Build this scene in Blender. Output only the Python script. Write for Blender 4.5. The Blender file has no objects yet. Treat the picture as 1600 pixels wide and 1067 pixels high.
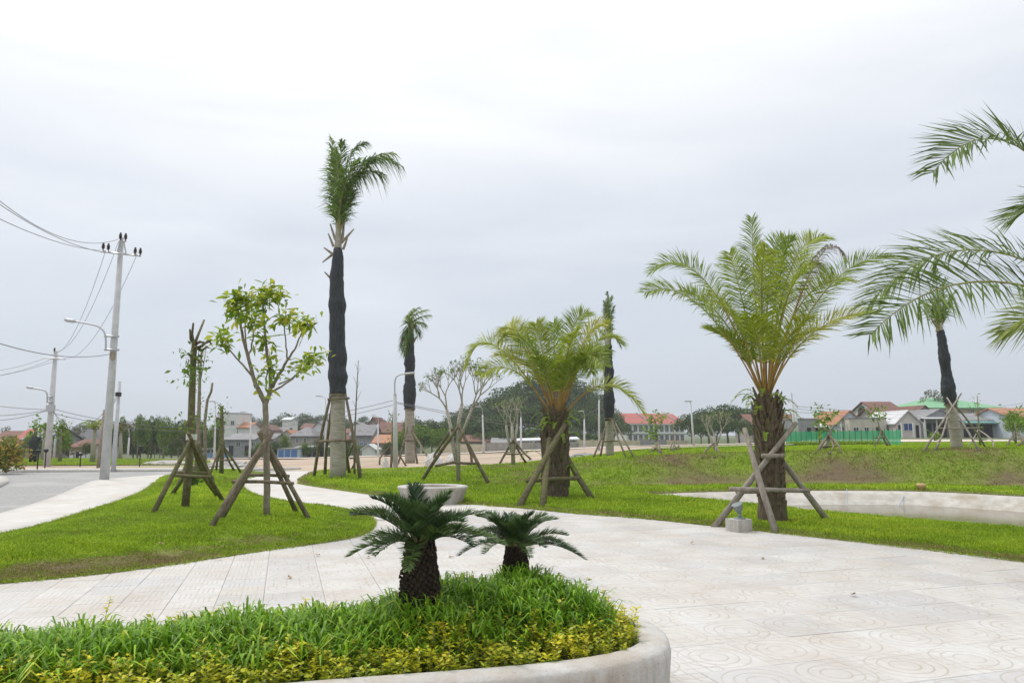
import bpy, bmesh, math, random
import numpy as np
from mathutils import Vector, Matrix
from mathutils.geometry import delaunay_2d_cdt

# ------------------------------------------------------------------ camera, sky, sun, exposure
R = math.radians
scene = bpy.context.scene
F, CX, CY, HOR, CAMH = 1150.0, 800.0, 533.5, 680.0, 1.65
PITCH = math.atan((HOR - CY) / F)
cam_data = bpy.data.cameras.new('camera')
cam_data.sensor_width = 36.0
cam_data.lens = 36.0 * F / 1600.0
cam_data.clip_end = 9000
cam_data.clip_start = 0.05
cam = bpy.data.objects.new('camera', cam_data)
scene.collection.objects.link(cam)
cam.location = (0, 0, CAMH)
cam.rotation_euler = (R(90) + PITCH, 0, 0)
scene.camera = cam

SUN_EL, SUN_AZ = R(58), R(-52)          # azimuth measured from +Y towards +X: the bright part of the cloud is front-left
world = bpy.data.worlds.new('World')
scene.world = world
world.use_nodes = True
wn, wl = world.node_tree.nodes, world.node_tree.links
wn.clear()
wo = wn.new('ShaderNodeOutputWorld'); bg = wn.new('ShaderNodeBackground')
sky = wn.new('ShaderNodeTexSky'); sky.sky_type = 'NISHITA'; sky.sun_disc = False
sky.sun_elevation = SUN_EL; sky.sun_rotation = SUN_AZ
tc = wn.new('ShaderNodeTexCoord'); sep = wn.new('ShaderNodeSeparateXYZ')
wl.new(tc.outputs['Generated'], sep.inputs[0])
# overcast layer: the standard overcast luminance, brighter towards the zenith, with soft cloud streaks
def wmath(op, a=None, b=None, c=None, clamp=False):
    n = wn.new('ShaderNodeMath'); n.operation = op; n.use_clamp = clamp
    for i, v in enumerate((a, b, c)):
        if v is None: continue
        if isinstance(v, (int, float)): n.inputs[i].default_value = v
        else: wl.new(v, n.inputs[i])
    return n.outputs[0]
el = wmath('MAXIMUM', sep.outputs['Z'], 0.0)
mp = wn.new('ShaderNodeMapping'); mp.inputs['Scale'].default_value = (1.0, 1.0, 4.5)
wl.new(tc.outputs['Generated'], mp.inputs[0])
nz = wn.new('ShaderNodeTexNoise'); nz.inputs['Scale'].default_value = 1.7; nz.inputs['Detail'].default_value = 7.0
nz.inputs['Roughness'].default_value = 0.5; nz.inputs['Distortion'].default_value = 0.4
wl.new(mp.outputs[0], nz.inputs['Vector'])
ramp = wn.new('ShaderNodeValToRGB')
cr = ramp.color_ramp
cr.elements[0].position = 0.0; cr.elements[0].color = (0.46, 0.50, 0.56, 1)
cr.elements[1].position = 1.0; cr.elements[1].color = (1.30, 1.30, 1.31, 1)
e = cr.elements.new(0.22); e.color = (0.53, 0.57, 0.63, 1)
e = cr.elements.new(0.55); e.color = (0.80, 0.815, 0.835, 1)
# the cloud is thinner on the side of the sun, so it is brighter there
dotn = wn.new('ShaderNodeVectorMath'); dotn.operation = 'DOT_PRODUCT'
wl.new(tc.outputs['Generated'], dotn.inputs[0])
dotn.inputs[1].default_value = (math.sin(SUN_AZ) * math.cos(SUN_EL), math.cos(SUN_AZ) * math.cos(SUN_EL), math.sin(SUN_EL))
glow = wmath('MULTIPLY_ADD', dotn.outputs['Value'], 0.20, -0.06)
cl = wmath('MULTIPLY_ADD', nz.outputs['Fac'], 0.46, -0.23)
fac = wmath('ADD', wmath('ADD', wmath('MULTIPLY', el, 0.95), glow), cl, clamp=True)
wl.new(fac, ramp.inputs[0])
sk = wn.new('ShaderNodeMixRGB'); sk.blend_type = 'ADD'; sk.inputs[0].default_value = 1.0
skm = wn.new('ShaderNodeMixRGB'); skm.blend_type = 'MULTIPLY'; skm.inputs[0].default_value = 1.0
wl.new(sky.outputs[0], skm.inputs[1]); skm.inputs[2].default_value = (0.006, 0.006, 0.006, 1)
wl.new(ramp.outputs[0], sk.inputs[1]); wl.new(skm.outputs[0], sk.inputs[2])
wl.new(sk.outputs[0], bg.inputs['Color']); bg.inputs['Strength'].default_value = 1.0
wl.new(bg.outputs[0], wo.inputs['Surface'])

sun_data = bpy.data.lights.new('sun', 'SUN'); sun_data.energy = 1.3; sun_data.angle = R(14); sun_data.color = (1.0, 0.965, 0.91)
sun = bpy.data.objects.new('sun', sun_data); scene.collection.objects.link(sun)
sd = Vector((math.sin(SUN_AZ) * math.cos(SUN_EL), math.cos(SUN_AZ) * math.cos(SUN_EL), math.sin(SUN_EL)))
sun.rotation_euler = sd.to_track_quat('Z', 'Y').to_euler()
sun.location = (-20, 10, 40)
scene.view_settings.view_transform = 'Standard'
scene.view_settings.look = 'None'
scene.view_settings.gamma = 1.0
scene.view_settings.exposure = 0.33
scene.render.film_transparent = False
try:
    scene.cycles.max_bounces = 6; scene.cycles.transparent_max_bounces = 6
    scene.cycles.use_denoising = True
except Exception: pass

# ------------------------------------------------------------------ geometry of the view -> places on the ground
random.seed(7); rng = np.random.default_rng(7)
cp, sp_ = math.cos(PITCH), math.sin(PITCH)
def ray(u, v):
    cx, cy = (u - CX) / F, (CY - v) / F
    return Vector((cx, cp - cy * sp_, sp_ + cy * cp))
def P(u, v, d):
    """point seen at (u, v) that stands d metres away"""
    r = ray(u, v); t = d / r.y
    return Vector((r.x * t, d, CAMH + r.z * t))
def gp(u, v, z=0.0):
    r = ray(u, v); t = (z - CAMH) / r.z
    return (r.x * t, r.y * t)
def sm(t):
    t = np.clip(t, 0, 1); return t * t * (3 - 2 * t)
def at_u(u, d): return P(u, 690, d).x

BA = [-.30, -.237, -.13, 0, .13, .26, .435, .70]
BB = [26, 22, 23.5, 22.5, 23.4, 24.4, 24.6, 23.2]
BT = [32, 30, 30, 28, 27, 27.2, 27.3, 26.0]
BZ = [0, .15, .27, .44, .77, .93, 1.04, 1.13]
def Hb(x, y):
    x = np.asarray(x, float); y = np.asarray(y, float)
    ys = np.maximum(y, 1.0); a = x / ys
    b = np.interp(a, BA, BB); t = np.interp(a, BA, BT); zt = np.interp(a, BA, BZ)
    zb = zt * sm((y - b) / (t - b))
    zf = np.interp(a, [-.15, 0, .16, .42], [-3.0, -1.4, -1.0, 1.30]); y1 = np.interp(a, [-.15, 0, .16, .42], [150, 170, 190, 105])
    return zb + (zf - zt) * sm((y - 42) / (y1 - 42))

def poly_in(pts, x, y):
    x = np.asarray(x, float); y = np.asarray(y, float)
    ins = np.zeros(x.shape, bool); n = len(pts)
    for i in range(n):
        x0, y0 = pts[i]; x1, y1 = pts[(i + 1) % n]
        if y0 == y1: continue
        c = ((y0 > y) != (y1 > y)) & (x < (x1 - x0) * (y - y0) / (y1 - y0) + x0)
        ins ^= c
    return ins
def poly_dist(pts, x, y):
    x = np.asarray(x, float); y = np.asarray(y, float)
    best = np.full(x.shape, 1e9); n = len(pts)
    for i in range(n):
        x0, y0 = pts[i]; x1, y1 = pts[(i + 1) % n]
        dx, dy = x1 - x0, y1 - y0; l2 = dx * dx + dy * dy + 1e-12
        t = np.clip(((x - x0) * dx + (y - y0) * dy) / l2, 0, 1)
        best = np.minimum(best, np.hypot(x - x0 - t * dx, y - y0 - t * dy))
    return best
def chaikin(pts, it=2, closed=True):
    for _ in range(it):
        out = []; n = len(pts)
        rngi = range(n) if closed else range(n - 1)
        if not closed: out.append(pts[0])
        for i in rngi:
            a, b = pts[i], pts[(i + 1) % n]
            out.append(tuple(a[k] * .75 + b[k] * .25 for k in range(len(a))))
            out.append(tuple(a[k] * .25 + b[k] * .75 for k in range(len(a))))
        if not closed: out.append(pts[-1])
        pts = out
    return pts

LAWN_L = chaikin([gp(*p) for p in [(-250, 931), (0, 912), (200, 893), (400, 862), (520, 846), (568, 836), (588, 820), (575, 806), (545, 797), (438, 784),
          (395, 774), (378, 764), (376, 757), (388, 748), (418, 742), (425, 739), (400, 738), (330, 737.5), (262, 741), (245, 747), (241, 761), (196, 782), (130, 802), (70, 821), (0, 836), (-250, 889)]], 2)
def ud(u, d): return (at_u(u, d), d)
LAWN_R = chaikin([gp(*p) for p in [(489, 738), (463, 749), (466, 755), (480, 759), (560, 770), (640, 782), (700, 788), (754, 789), (830, 795), (900, 803), (1000, 809), (1200, 831), (1400, 853), (1600, 878), (1900, 916), (2300, 966)]]
          + [(12.5, 4.0), (30, 4.0), (60, 20), (60, 55), ud(1600, 55), ud(1420, 55), ud(1200, 50), ud(1010, 46), ud(965, 39), ud(930, 33), ud(800, 31), ud(650, 31.5), ud(560, 32)], 2)
POND = chaikin([ud(u, d) for u, d in [(1000, 21), (1100, 22.1), (1267, 22.6), (1425, 22.5), (1600, 20.3), (1800, 18.2), (2000, 16)]] + [(18.5, 13), (15, 11.3)] +
          [ud(u, d) for u, d in [(1760, 11.8), (1600, 13.2), (1403, 14.9), (1294, 15.9), (1232, 16.8), (1100, 19.2), (1030, 20.4)]], 2)
def H(x, y):
    """height of whatever one stands on"""
    z = Hb(x, y)
    dl = poly_dist(LAWN_L, x, y); z = np.where(poly_in(LAWN_L, x, y), z + .03 + .20 * sm(dl / 1.7), z)
    dr = poly_dist(LAWN_R, x, y); z = np.where(poly_in(LAWN_R, x, y), z + .03 + .04 * sm(dr / .8), z)
    return z
def G(u, d):
    x = at_u(u, d); return Vector((x, d, float(H(x, d))))
def gpt(u, v):
    """where the line of sight through (u, v) meets the ground"""
    r = ray(u, v); y = np.geomspace(3.5, 400, 3000); t = y / r.y
    x = r.x * t; z = CAMH + r.z * t
    k = np.argmax(z <= H(x, y))
    return Vector((x[k], y[k], float(H(x[k], y[k]))))

# ------------------------------------------------------------------ objects
COL = scene.collection
def tag(o, label=None, cat=None, group=None, kind=None):
    if label: o['label'] = label
    if cat: o['category'] = cat
    if group: o['group'] = group
    if kind: o['kind'] = kind
    return o
def thing(name, label, cat, loc=(0, 0, 0), group=None, rz=0.0, scale=None):
    o = bpy.data.objects.new(name, None); COL.objects.link(o)
    o.location = loc; o.rotation_euler = (0, 0, rz); o.empty_display_size = .2
    if scale: o.scale = scale
    return tag(o, label, cat, group)
def link(name, me, parent=None, loc=None):
    o = bpy.data.objects.new(name, me); COL.objects.link(o)
    if parent: o.parent = parent
    if loc is not None: o.location = loc
    return o
def copy_tree(o, parent=None):
    c = o.copy(); COL.objects.link(c); c.parent = parent
    for ch in list(o.children): copy_tree(ch, c)
    return c

class MB:
    def __init__(s, origin=(0, 0, 0)):
        s.v, s.f, s.m = [], [], []; s.o = Vector(origin); s.mi = 0
    def add(s, vs, fs):
        b = len(s.v); s.v += [tuple(Vector(v) - s.o) for v in vs]
        s.f += [tuple(i + b for i in f) for f in fs]; s.m += [s.mi] * len(fs); return s
    def box(s, c, size, rz=0.0, top=1.0):
        cx, cy, cz = c; x, y, z = (k / 2 for k in size); co, si = math.cos(rz), math.sin(rz); vs = []
        for dz in (-z, z):
            k = top if dz > 0 else 1.0
            for dx, dy in ((-x, -y), (x, -y), (x, y), (-x, y)):
                dx *= k; dy *= k
                vs.append((cx + dx * co - dy * si, cy + dx * si + dy * co, cz + dz))
        return s.add(vs, [(3, 2, 1, 0), (4, 5, 6, 7), (0, 1, 5, 4), (1, 2, 6, 5), (2, 3, 7, 6), (3, 0, 4, 7)])
    def tube(s, path, rad, n=8, cap=True, jit=0.0):
        path = [Vector(p) for p in path]
        if isinstance(rad, (int, float)): rad = [rad] * len(path)
        vs, fs = [], []; prev = None
        for i, p in enumerate(path):
            t = (path[min(i + 1, len(path) - 1)] - path[max(i - 1, 0)]).normalized()
            if prev is None:
                ref = Vector((1, 0, 0)) if abs(t.x) < .8 else Vector((0, 1, 0))
                a = t.cross(ref).normalized()
            else: a = (prev - t * prev.dot(t)).normalized()
            prev = a; b = t.cross(a)
            for k in range(n):
                th = 2 * math.pi * k / n; r = rad[i] * (1 + random.uniform(-jit, jit))
                vs.append(p + (a * math.cos(th) + b * math.sin(th)) * r)
        for i in range(len(path) - 1):
            for k in range(n):
                k2 = (k + 1) % n
                fs.append((i * n + k, i * n + k2, (i + 1) * n + k2, (i + 1) * n + k))
        if cap: fs += [tuple(range(n - 1, -1, -1)), tuple((len(path) - 1) * n + k for k in range(n))]
        return s.add(vs, fs)
    def build(s, name, mats, parent=None, smooth=False, loc=None):
        me = bpy.data.meshes.new(name); me.from_pydata(s.v, [], s.f)
        for m in (mats if isinstance(mats, (list, tuple)) else [mats]): me.materials.append(m)
        if any(s.m): me.polygons.foreach_set('material_index', s.m)
        if smooth: me.polygons.foreach_set('use_smooth', [True] * len(me.polygons))
        me.update(); return link(name, me, parent, loc)

def np_mesh(name, V, tris=None, quads=None, mats=(), attr=None, smooth=False):
    """mesh from numpy arrays (all triangles or all quads)"""
    fa = tris if tris is not None else quads; k = fa.shape[1]
    me = bpy.data.meshes.new(name)
    me.vertices.add(len(V)); me.vertices.foreach_set('co', np.ascontiguousarray(V, np.float32).ravel())
    me.loops.add(fa.size); me.loops.foreach_set('vertex_index', np.ascontiguousarray(fa, np.int32).ravel())
    me.polygons.add(len(fa)); me.polygons.foreach_set('loop_start', np.arange(0, fa.size, k, dtype=np.int32))
    if smooth: me.polygons.foreach_set('use_smooth', np.ones(len(fa), bool))
    for m in mats: me.materials.append(m)
    if attr is not None:
        for an, av in attr.items():
            at = me.attributes.new(an, 'FLOAT', 'POINT'); at.data.foreach_set('value', np.ascontiguousarray(av, np.float32))
    me.update(calc_edges=True); me.validate(); return me
def leaf_arrays(base, d, side, L, W, droop=0.0, wpos=.45):
    """diamond leaves: base, two sides, tip"""
    L = np.asarray(L)[:, None]; W = np.asarray(W)[:, None]
    tip = base + d * L; tip[:, 2] -= (droop * L[:, 0])
    mid = base + d * L * wpos
    V = np.stack([base, mid + side * W * .5, tip, mid - side * W * .5], 1).reshape(-1, 3)
    return V, np.arange(len(base) * 4, dtype=np.int32).reshape(-1, 4)
def unit(a): return a / (np.linalg.norm(a, axis=-1, keepdims=True) + 1e-9)
def rand_dirs(n, up=0.0):
    v = rng.normal(size=(n, 3)); v = unit(v); v[:, 2] += up; return unit(v)
def cdt_mesh(name, poly, zf, mat, step, hole=None, parent=None, attr=None, dens=None):
    xs = [p[0] for p in poly]; ys = [p[1] for p in poly]
    pts = []; y = min(ys)
    while y < max(ys):
        st = step * (1 if dens is None else dens(y)); gx = np.arange(min(xs), max(xs), st)
        pts.append(np.stack([gx + rng.uniform(-.3, .3, len(gx)) * st, y + rng.uniform(-.3, .3, len(gx)) * st], 1)); y += st
    pts = np.concatenate(pts)
    ok = poly_in(poly, pts[:, 0], pts[:, 1]) & (poly_dist(poly, pts[:, 0], pts[:, 1]) > step * .35)
    if hole: ok &= ~poly_in(hole, pts[:, 0], pts[:, 1]) & (poly_dist(hole, pts[:, 0], pts[:, 1]) > step * .35)
    pts = pts[ok]
    vc = [Vector(p) for p in poly]; ed = [(i, (i + 1) % len(poly)) for i in range(len(poly))]
    if hole:
        b = len(vc); vc += [Vector(p) for p in hole]; ed += [(b + i, b + (i + 1) % len(hole)) for i in range(len(hole))]
    vc += [Vector(p) for p in pts]
    vo, eo, fo, *_ = delaunay_2d_cdt(vc, ed, [], 0, 1e-5)
    V = np.array([(v.x, v.y) for v in vo]); T = np.array([f for f in fo if len(f) == 3])
    c = V[T].mean(1); k = poly_in(poly, c[:, 0], c[:, 1])
    if hole: k &= ~poly_in(hole, c[:, 0], c[:, 1])
    T = T[k]
    a, b_, c_ = V[T[:, 0]], V[T[:, 1]], V[T[:, 2]]
    flip = ((b_ - a)[:, 0] * (c_ - a)[:, 1] - (b_ - a)[:, 1] * (c_ - a)[:, 0]) < 0
    T[flip] = T[flip][:, ::-1]
    Z = zf(V[:, 0], V[:, 1])
    at = {k_: f_(V[:, 0], V[:, 1]) for k_, f_ in (attr or {}).items()}
    me = np_mesh(name, np.column_stack([V, Z]), tris=T, mats=[mat], attr=at, smooth=True)
    return link(name, me, parent)

# ------------------------------------------------------------------ materials
def new_mat(name):
    m = bpy.data.materials.new(name); m.use_nodes = True
    nt = m.node_tree; b = nt.nodes['Principled BSDF']; return m, nt, b
def nd(nt, t, **kw):
    n = nt.nodes.new(t)
    for k, v in kw.items():
        if k in n.inputs: n.inputs[k].default_value = v
        else: setattr(n, k, v)
    return n
def rgba(c): return (c[0], c[1], c[2], 1)
def surf(name, c1, c2=None, rough=.8, scale=6.0, bump=0.0, bscale=None, detail=6, c3=None, s3=1.0, obj_rand=0.0, stretch=None, metal=0.0, spec=.3, coord='Object', bdist=.02):
    """noise-mottled surface: c1 to c2 by fine noise, c3 by large blotches"""
    m, nt, b = new_mat(name); L = nt.links
    tcn = nd(nt, 'ShaderNodeTexCoord'); vec = tcn.outputs[coord]
    if stretch:
        mpn = nd(nt, 'ShaderNodeMapping'); mpn.inputs['Scale'].default_value = stretch; L.new(vec, mpn.inputs[0]); vec = mpn.outputs[0]
    n1 = nd(nt, 'ShaderNodeTexNoise', Scale=scale, Detail=detail, Roughness=.62); L.new(vec, n1.inputs['Vector'])
    rp = nd(nt, 'ShaderNodeValToRGB'); rp.color_ramp.elements[0].position = .33; rp.color_ramp.elements[1].position = .68
    rp.color_ramp.elements[0].color = rgba(c1); rp.color_ramp.elements[1].color = rgba(c2 or c1); L.new(n1.outputs['Fac'], rp.inputs[0])
    out = rp.outputs[0]
    if c3:
        n3 = nd(nt, 'ShaderNodeTexNoise', Scale=s3, Detail=7, Roughness=.65); L.new(vec, n3.inputs['Vector'])
        r3 = nd(nt, 'ShaderNodeMapRange'); r3.inputs[1].default_value = .50; r3.inputs[2].default_value = .72; L.new(n3.outputs['Fac'], r3.inputs[0])
        mx = nd(nt, 'ShaderNodeMixRGB'); L.new(r3.outputs[0], mx.inputs[0]); L.new(out, mx.inputs[1]); mx.inputs[2].default_value = rgba(c3); out = mx.outputs[0]
    if obj_rand:
        oi = nd(nt, 'ShaderNodeObjectInfo'); mr = nd(nt, 'ShaderNodeMapRange'); mr.inputs[3].default_value = 1 - obj_rand; mr.inputs[4].default_value = 1 + obj_rand
        L.new(oi.outputs['Random'], mr.inputs[0]); hs = nd(nt, 'ShaderNodeHueSaturation'); L.new(mr.outputs[0], hs.inputs['Value']); L.new(out, hs.inputs['Color']); out = hs.outputs[0]
    L.new(out, b.inputs['Base Color']); b.inputs['Roughness'].default_value = rough; b.inputs['Metallic'].default_value = metal
    b.inputs['Specular IOR Level'].default_value = spec
    if bump:
        nb = nd(nt, 'ShaderNodeTexNoise', Scale=bscale or scale * 3, Detail=6, Roughness=.65); L.new(vec, nb.inputs['Vector'])
        bp = nd(nt, 'ShaderNodeBump', Strength=bump, Distance=bdist); L.new(nb.outputs['Fac'], bp.inputs['Height']); L.new(bp.outputs[0], b.inputs['Normal'])
    return m
def leaf(name, cols, trans=.35, rough=.5, rand='island', wscale=0.0, attr=None, jitter=.25, spec=.35):
    """foliage: colours picked per leaf (or by the 'attr' value), light passing through"""
    m, nt, b = new_mat(name); L = nt.links; nt.nodes.remove(b)
    if attr:
        a = nd(nt, 'ShaderNodeAttribute'); a.attribute_name = attr; f = a.outputs['Fac']
    elif rand == 'island': f = nd(nt, 'ShaderNodeNewGeometry').outputs['Random Per Island']
    else: f = nd(nt, 'ShaderNodeObjectInfo').outputs['Random']
    if wscale:
        tcn = nd(nt, 'ShaderNodeTexCoord'); n1 = nd(nt, 'ShaderNodeTexNoise', Scale=wscale, Detail=3); L.new(tcn.outputs['Object'], n1.inputs['Vector'])
        mm = nd(nt, 'ShaderNodeMath', operation='MULTIPLY_ADD'); L.new(n1.outputs['Fac'], mm.inputs[0]); mm.inputs[1].default_value = 1.3; mm.inputs[2].default_value = -.65
        ad = nd(nt, 'ShaderNodeMath', operation='ADD', use_clamp=True); L.new(mm.outputs[0], ad.inputs[0]); L.new(f, ad.inputs[1]); f = ad.outputs[0]
    rp = nd(nt, 'ShaderNodeValToRGB'); els = rp.color_ramp.elements
    els[0].position, els[0].color = cols[0][0], rgba(cols[0][1]); els[1].position, els[1].color = cols[-1][0], rgba(cols[-1][1])
    for p_, c_ in cols[1:-1]: e_ = els.new(p_); e_.color = rgba(c_)
    L.new(f, rp.inputs[0]); out = rp.outputs[0]
    if jitter:
        g2 = nd(nt, 'ShaderNodeNewGeometry').outputs['Random Per Island']; mr = nd(nt, 'ShaderNodeMapRange'); mr.inputs[3].default_value = 1 - jitter; mr.inputs[4].default_value = 1 + jitter
        L.new(g2, mr.inputs[0]); hs = nd(nt, 'ShaderNodeHueSaturation'); L.new(mr.outputs[0], hs.inputs['Value']); L.new(out, hs.inputs['Color']); out = hs.outputs[0]
    pb = nd(nt, 'ShaderNodeBsdfPrincipled'); pb.inputs['Roughness'].default_value = rough; pb.inputs['Specular IOR Level'].default_value = spec; L.new(out, pb.inputs['Base Color'])
    tr = nd(nt, 'ShaderNodeBsdfTranslucent'); L.new(out, tr.inputs['Color'])
    mx = nd(nt, 'ShaderNodeMixShader'); mx.inputs[0].default_value = trans; L.new(pb.outputs[0], mx.inputs[1]); L.new(tr.outputs[0], mx.inputs[2])
    L.new(mx.outputs[0], nt.nodes['Material Output'].inputs['Surface']); return m
M = {}
def concrete_mat():
    m = surf('pale_concrete', (.45, .435, .41), (.58, .565, .54), .85, 5, .6, 34, c3=(.40, .34, .27), s3=1.6)
    nt = m.node_tree; b = nt.nodes['Principled BSDF']; src = b.inputs['Base Color'].links[0].from_socket
    # rain streaks down the side and a soiled foot
    geo = nd(nt, 'ShaderNodeNewGeometry'); mp_ = nd(nt, 'ShaderNodeMapping'); mp_.inputs['Scale'].default_value = (11, 11, .7); nt.links.new(geo.outputs['Position'], mp_.inputs[0])
    n = nd(nt, 'ShaderNodeTexNoise', Scale=1.0, Detail=6, Roughness=.7); nt.links.new(mp_.outputs[0], n.inputs['Vector'])
    sz = nd(nt, 'ShaderNodeSeparateXYZ'); nt.links.new(geo.outputs['Normal'], sz.inputs[0])
    side = nd(nt, 'ShaderNodeMapRange'); side.inputs[1].default_value = .75; side.inputs[2].default_value = .2; nt.links.new(sz.outputs['Z'], side.inputs[0])
    mr = nd(nt, 'ShaderNodeMapRange'); mr.inputs[1].default_value = .42; mr.inputs[2].default_value = .75; mr.inputs[4].default_value = .75; nt.links.new(n.outputs['Fac'], mr.inputs[0])
    mu = nd(nt, 'ShaderNodeMath', operation='MULTIPLY'); nt.links.new(mr.outputs[0], mu.inputs[0]); nt.links.new(side.outputs[0], mu.inputs[1])
    mx = nd(nt, 'ShaderNodeMixRGB'); nt.links.new(mu.outputs[0], mx.inputs[0]); nt.links.new(src, mx.inputs[1]); mx.inputs[2].default_value = (.27, .225, .17, 1)
    pt = nd(nt, 'ShaderNodeTexNoise', Scale=30.0, Detail=2); nt.links.new(geo.outputs['Position'], pt.inputs['Vector']); pr = nd(nt, 'ShaderNodeMapRange'); pr.inputs[1].default_value = .70; pr.inputs[2].default_value = .74; pr.inputs[4].default_value = .7; nt.links.new(pt.outputs['Fac'], pr.inputs[0])
    m2 = nd(nt, 'ShaderNodeMixRGB'); nt.links.new(pr.outputs[0], m2.inputs[0]); nt.links.new(mx.outputs[0], m2.inputs[1]); m2.inputs[2].default_value = (.20, .18, .15, 1)
    nt.links.new(m2.outputs[0], b.inputs['Base Color']); return m
M['concrete'] = concrete_mat()
M['kerb'] = surf('kerb_concrete', (.52, .50, .47), (.64, .62, .58), .85, 8, .2, 40)
M['path'] = surf('path_concrete', (.50, .48, .45), (.60, .58, .55), .85, 2.5, .15, 30, c3=(.48, .43, .37), s3=.5)
M['gravel_road'] = surf('gravel_road', (.26, .26, .255), (.40, .395, .385), .95, 9, .6, 60, c3=(.44, .43, .41), s3=.35)
def dirt_mat():
    m = surf('bare_dirt', (.36, .275, .205), (.50, .405, .32), .95, .35, .5, 6, c3=(.24, .25, .11), s3=.09)
    nt = m.node_tree; b = nt.nodes['Principled BSDF']; src = b.inputs['Base Color'].links[0].from_socket
    # fields and scrub take over from the cleared plots farther out
    geo = nd(nt, 'ShaderNodeNewGeometry'); ln = nd(nt, 'ShaderNodeVectorMath', operation='LENGTH'); nt.links.new(geo.outputs['Position'], ln.inputs[0])
    nz_ = nd(nt, 'ShaderNodeTexNoise', Scale=.06, Detail=5); nt.links.new(geo.outputs['Position'], nz_.inputs['Vector'])
    ad = nd(nt, 'ShaderNodeMath', operation='MULTIPLY_ADD'); nt.links.new(nz_.outputs['Fac'], ad.inputs[0]); ad.inputs[1].default_value = 60.0; nt.links.new(ln.outputs['Value'], ad.inputs[2])
    mr = nd(nt, 'ShaderNodeMapRange'); mr.inputs[1].default_value = 105; mr.inputs[2].default_value = 125; nt.links.new(ad.outputs[0], mr.inputs[0])
    mx = nd(nt, 'ShaderNodeMixRGB'); nt.links.new(mr.outputs[0], mx.inputs[0]); nt.links.new(src, mx.inputs[1]); mx.inputs[2].default_value = (.085, .115, .035, 1); nt.links.new(mx.outputs[0], b.inputs['Base Color'])
    return m
M['dirt'] = dirt_mat()
M['soil'] = surf('dark_soil', (.07, .05, .035), (.13, .095, .065), .95, 20, .6, 60)
M['pond_wall'] = surf('pond_concrete', (.38, .355, .31), (.56, .54, .50), .9, 3, .6, 14, c3=(.34, .29, .22), s3=1.2)
M['pole'] = surf('pole_concrete', (.46, .47, .48), (.58, .585, .59), .8, 4, .1, 30)
M['stake'] = surf('stake_wood', (.085, .065, .042), (.24, .20, .14), .9, 9, .7, 30, c3=(.16, .17, .07), s3=3, stretch=(1, 1, .35))
M['stake_grey'] = surf('weathered_wood', (.20, .17, .14), (.38, .34, .29), .9, 9, .7, 30, stretch=(1, 1, .35))
M['bark_moss'] = surf('mossy_bark', (.10, .085, .045), (.20, .18, .10), .9, 12, .7, 40, c3=(.13, .15, .04), s3=4)
M['bark'] = surf('smooth_bark', (.17, .14, .10), (.30, .265, .20), .85, 10, .4, 40, c3=(.15, .15, .08), s3=3)
M['bark_pale'] = surf('pale_bark', (.28, .25, .20), (.48, .45, .39), .85, 14, .3, 40)
M['palm_ring'] = surf('ringed_palm_bark', (.27, .25, .20), (.44, .41, .35), .85, 5, .5, 12, stretch=(1, 1, 6), c3=(.22, .22, .15), s3=2)
M['palm_fibre'] = surf('date_palm_fibre', (.065, .045, .03), (.20, .155, .11), .95, 14, 1.0, 30, stretch=(2.2, 2.2, .35), c3=(.10, .11, .035), s3=3)
M['leaf_base'] = surf('old_leaf_base', (.07, .05, .034), (.19, .145, .10), .9, 18, .6, 40, c3=(.10, .115, .03), s3=5)
M['cycad_bark'] = surf('cycad_bark', (.022, .016, .011), (.075, .056, .038), .95, 40, .8, 80)
M['cloth'] = surf('black_shade_cloth', (.020, .023, .027), (.05, .055, .062), .6, 9, 1.0, 7, stretch=(1.6, 1.6, .45), bdist=.06)
M['petiole'] = surf('orange_petiole', (.30, .15, .035), (.36, .27, .08), .6, 6)
M['rachis'] = surf('green_rachis', (.20, .20, .06), (.30, .27, .11), .6, 6)
M['dry_petiole'] = surf('dry_petiole', (.22, .18, .13), (.36, .31, .24), .8, 8)
M['metal'] = surf('galvanised_metal', (.42, .43, .45), (.52, .53, .54), .45, 20, metal=.6)
M['black_metal'] = surf('black_metal', (.02, .02, .022), (.03, .03, .032), .5, 10)
M['insulator'] = surf('dark_insulator', (.03, .022, .022), (.05, .035, .035), .3, 10)
M['wire'] = surf('wire', (.16, .16, .17), (.22, .22, .23), .6, 10)
M['white_strap'] = surf('white_strap', (.55, .55, .53), (.7, .7, .68), .7, 10)
GRASSC = [(0.0, (.055, .115, .010)), (.3, (.10, .20, .014)), (.62, (.155, .265, .02)), (1.0, (.26, .32, .045))]
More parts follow.
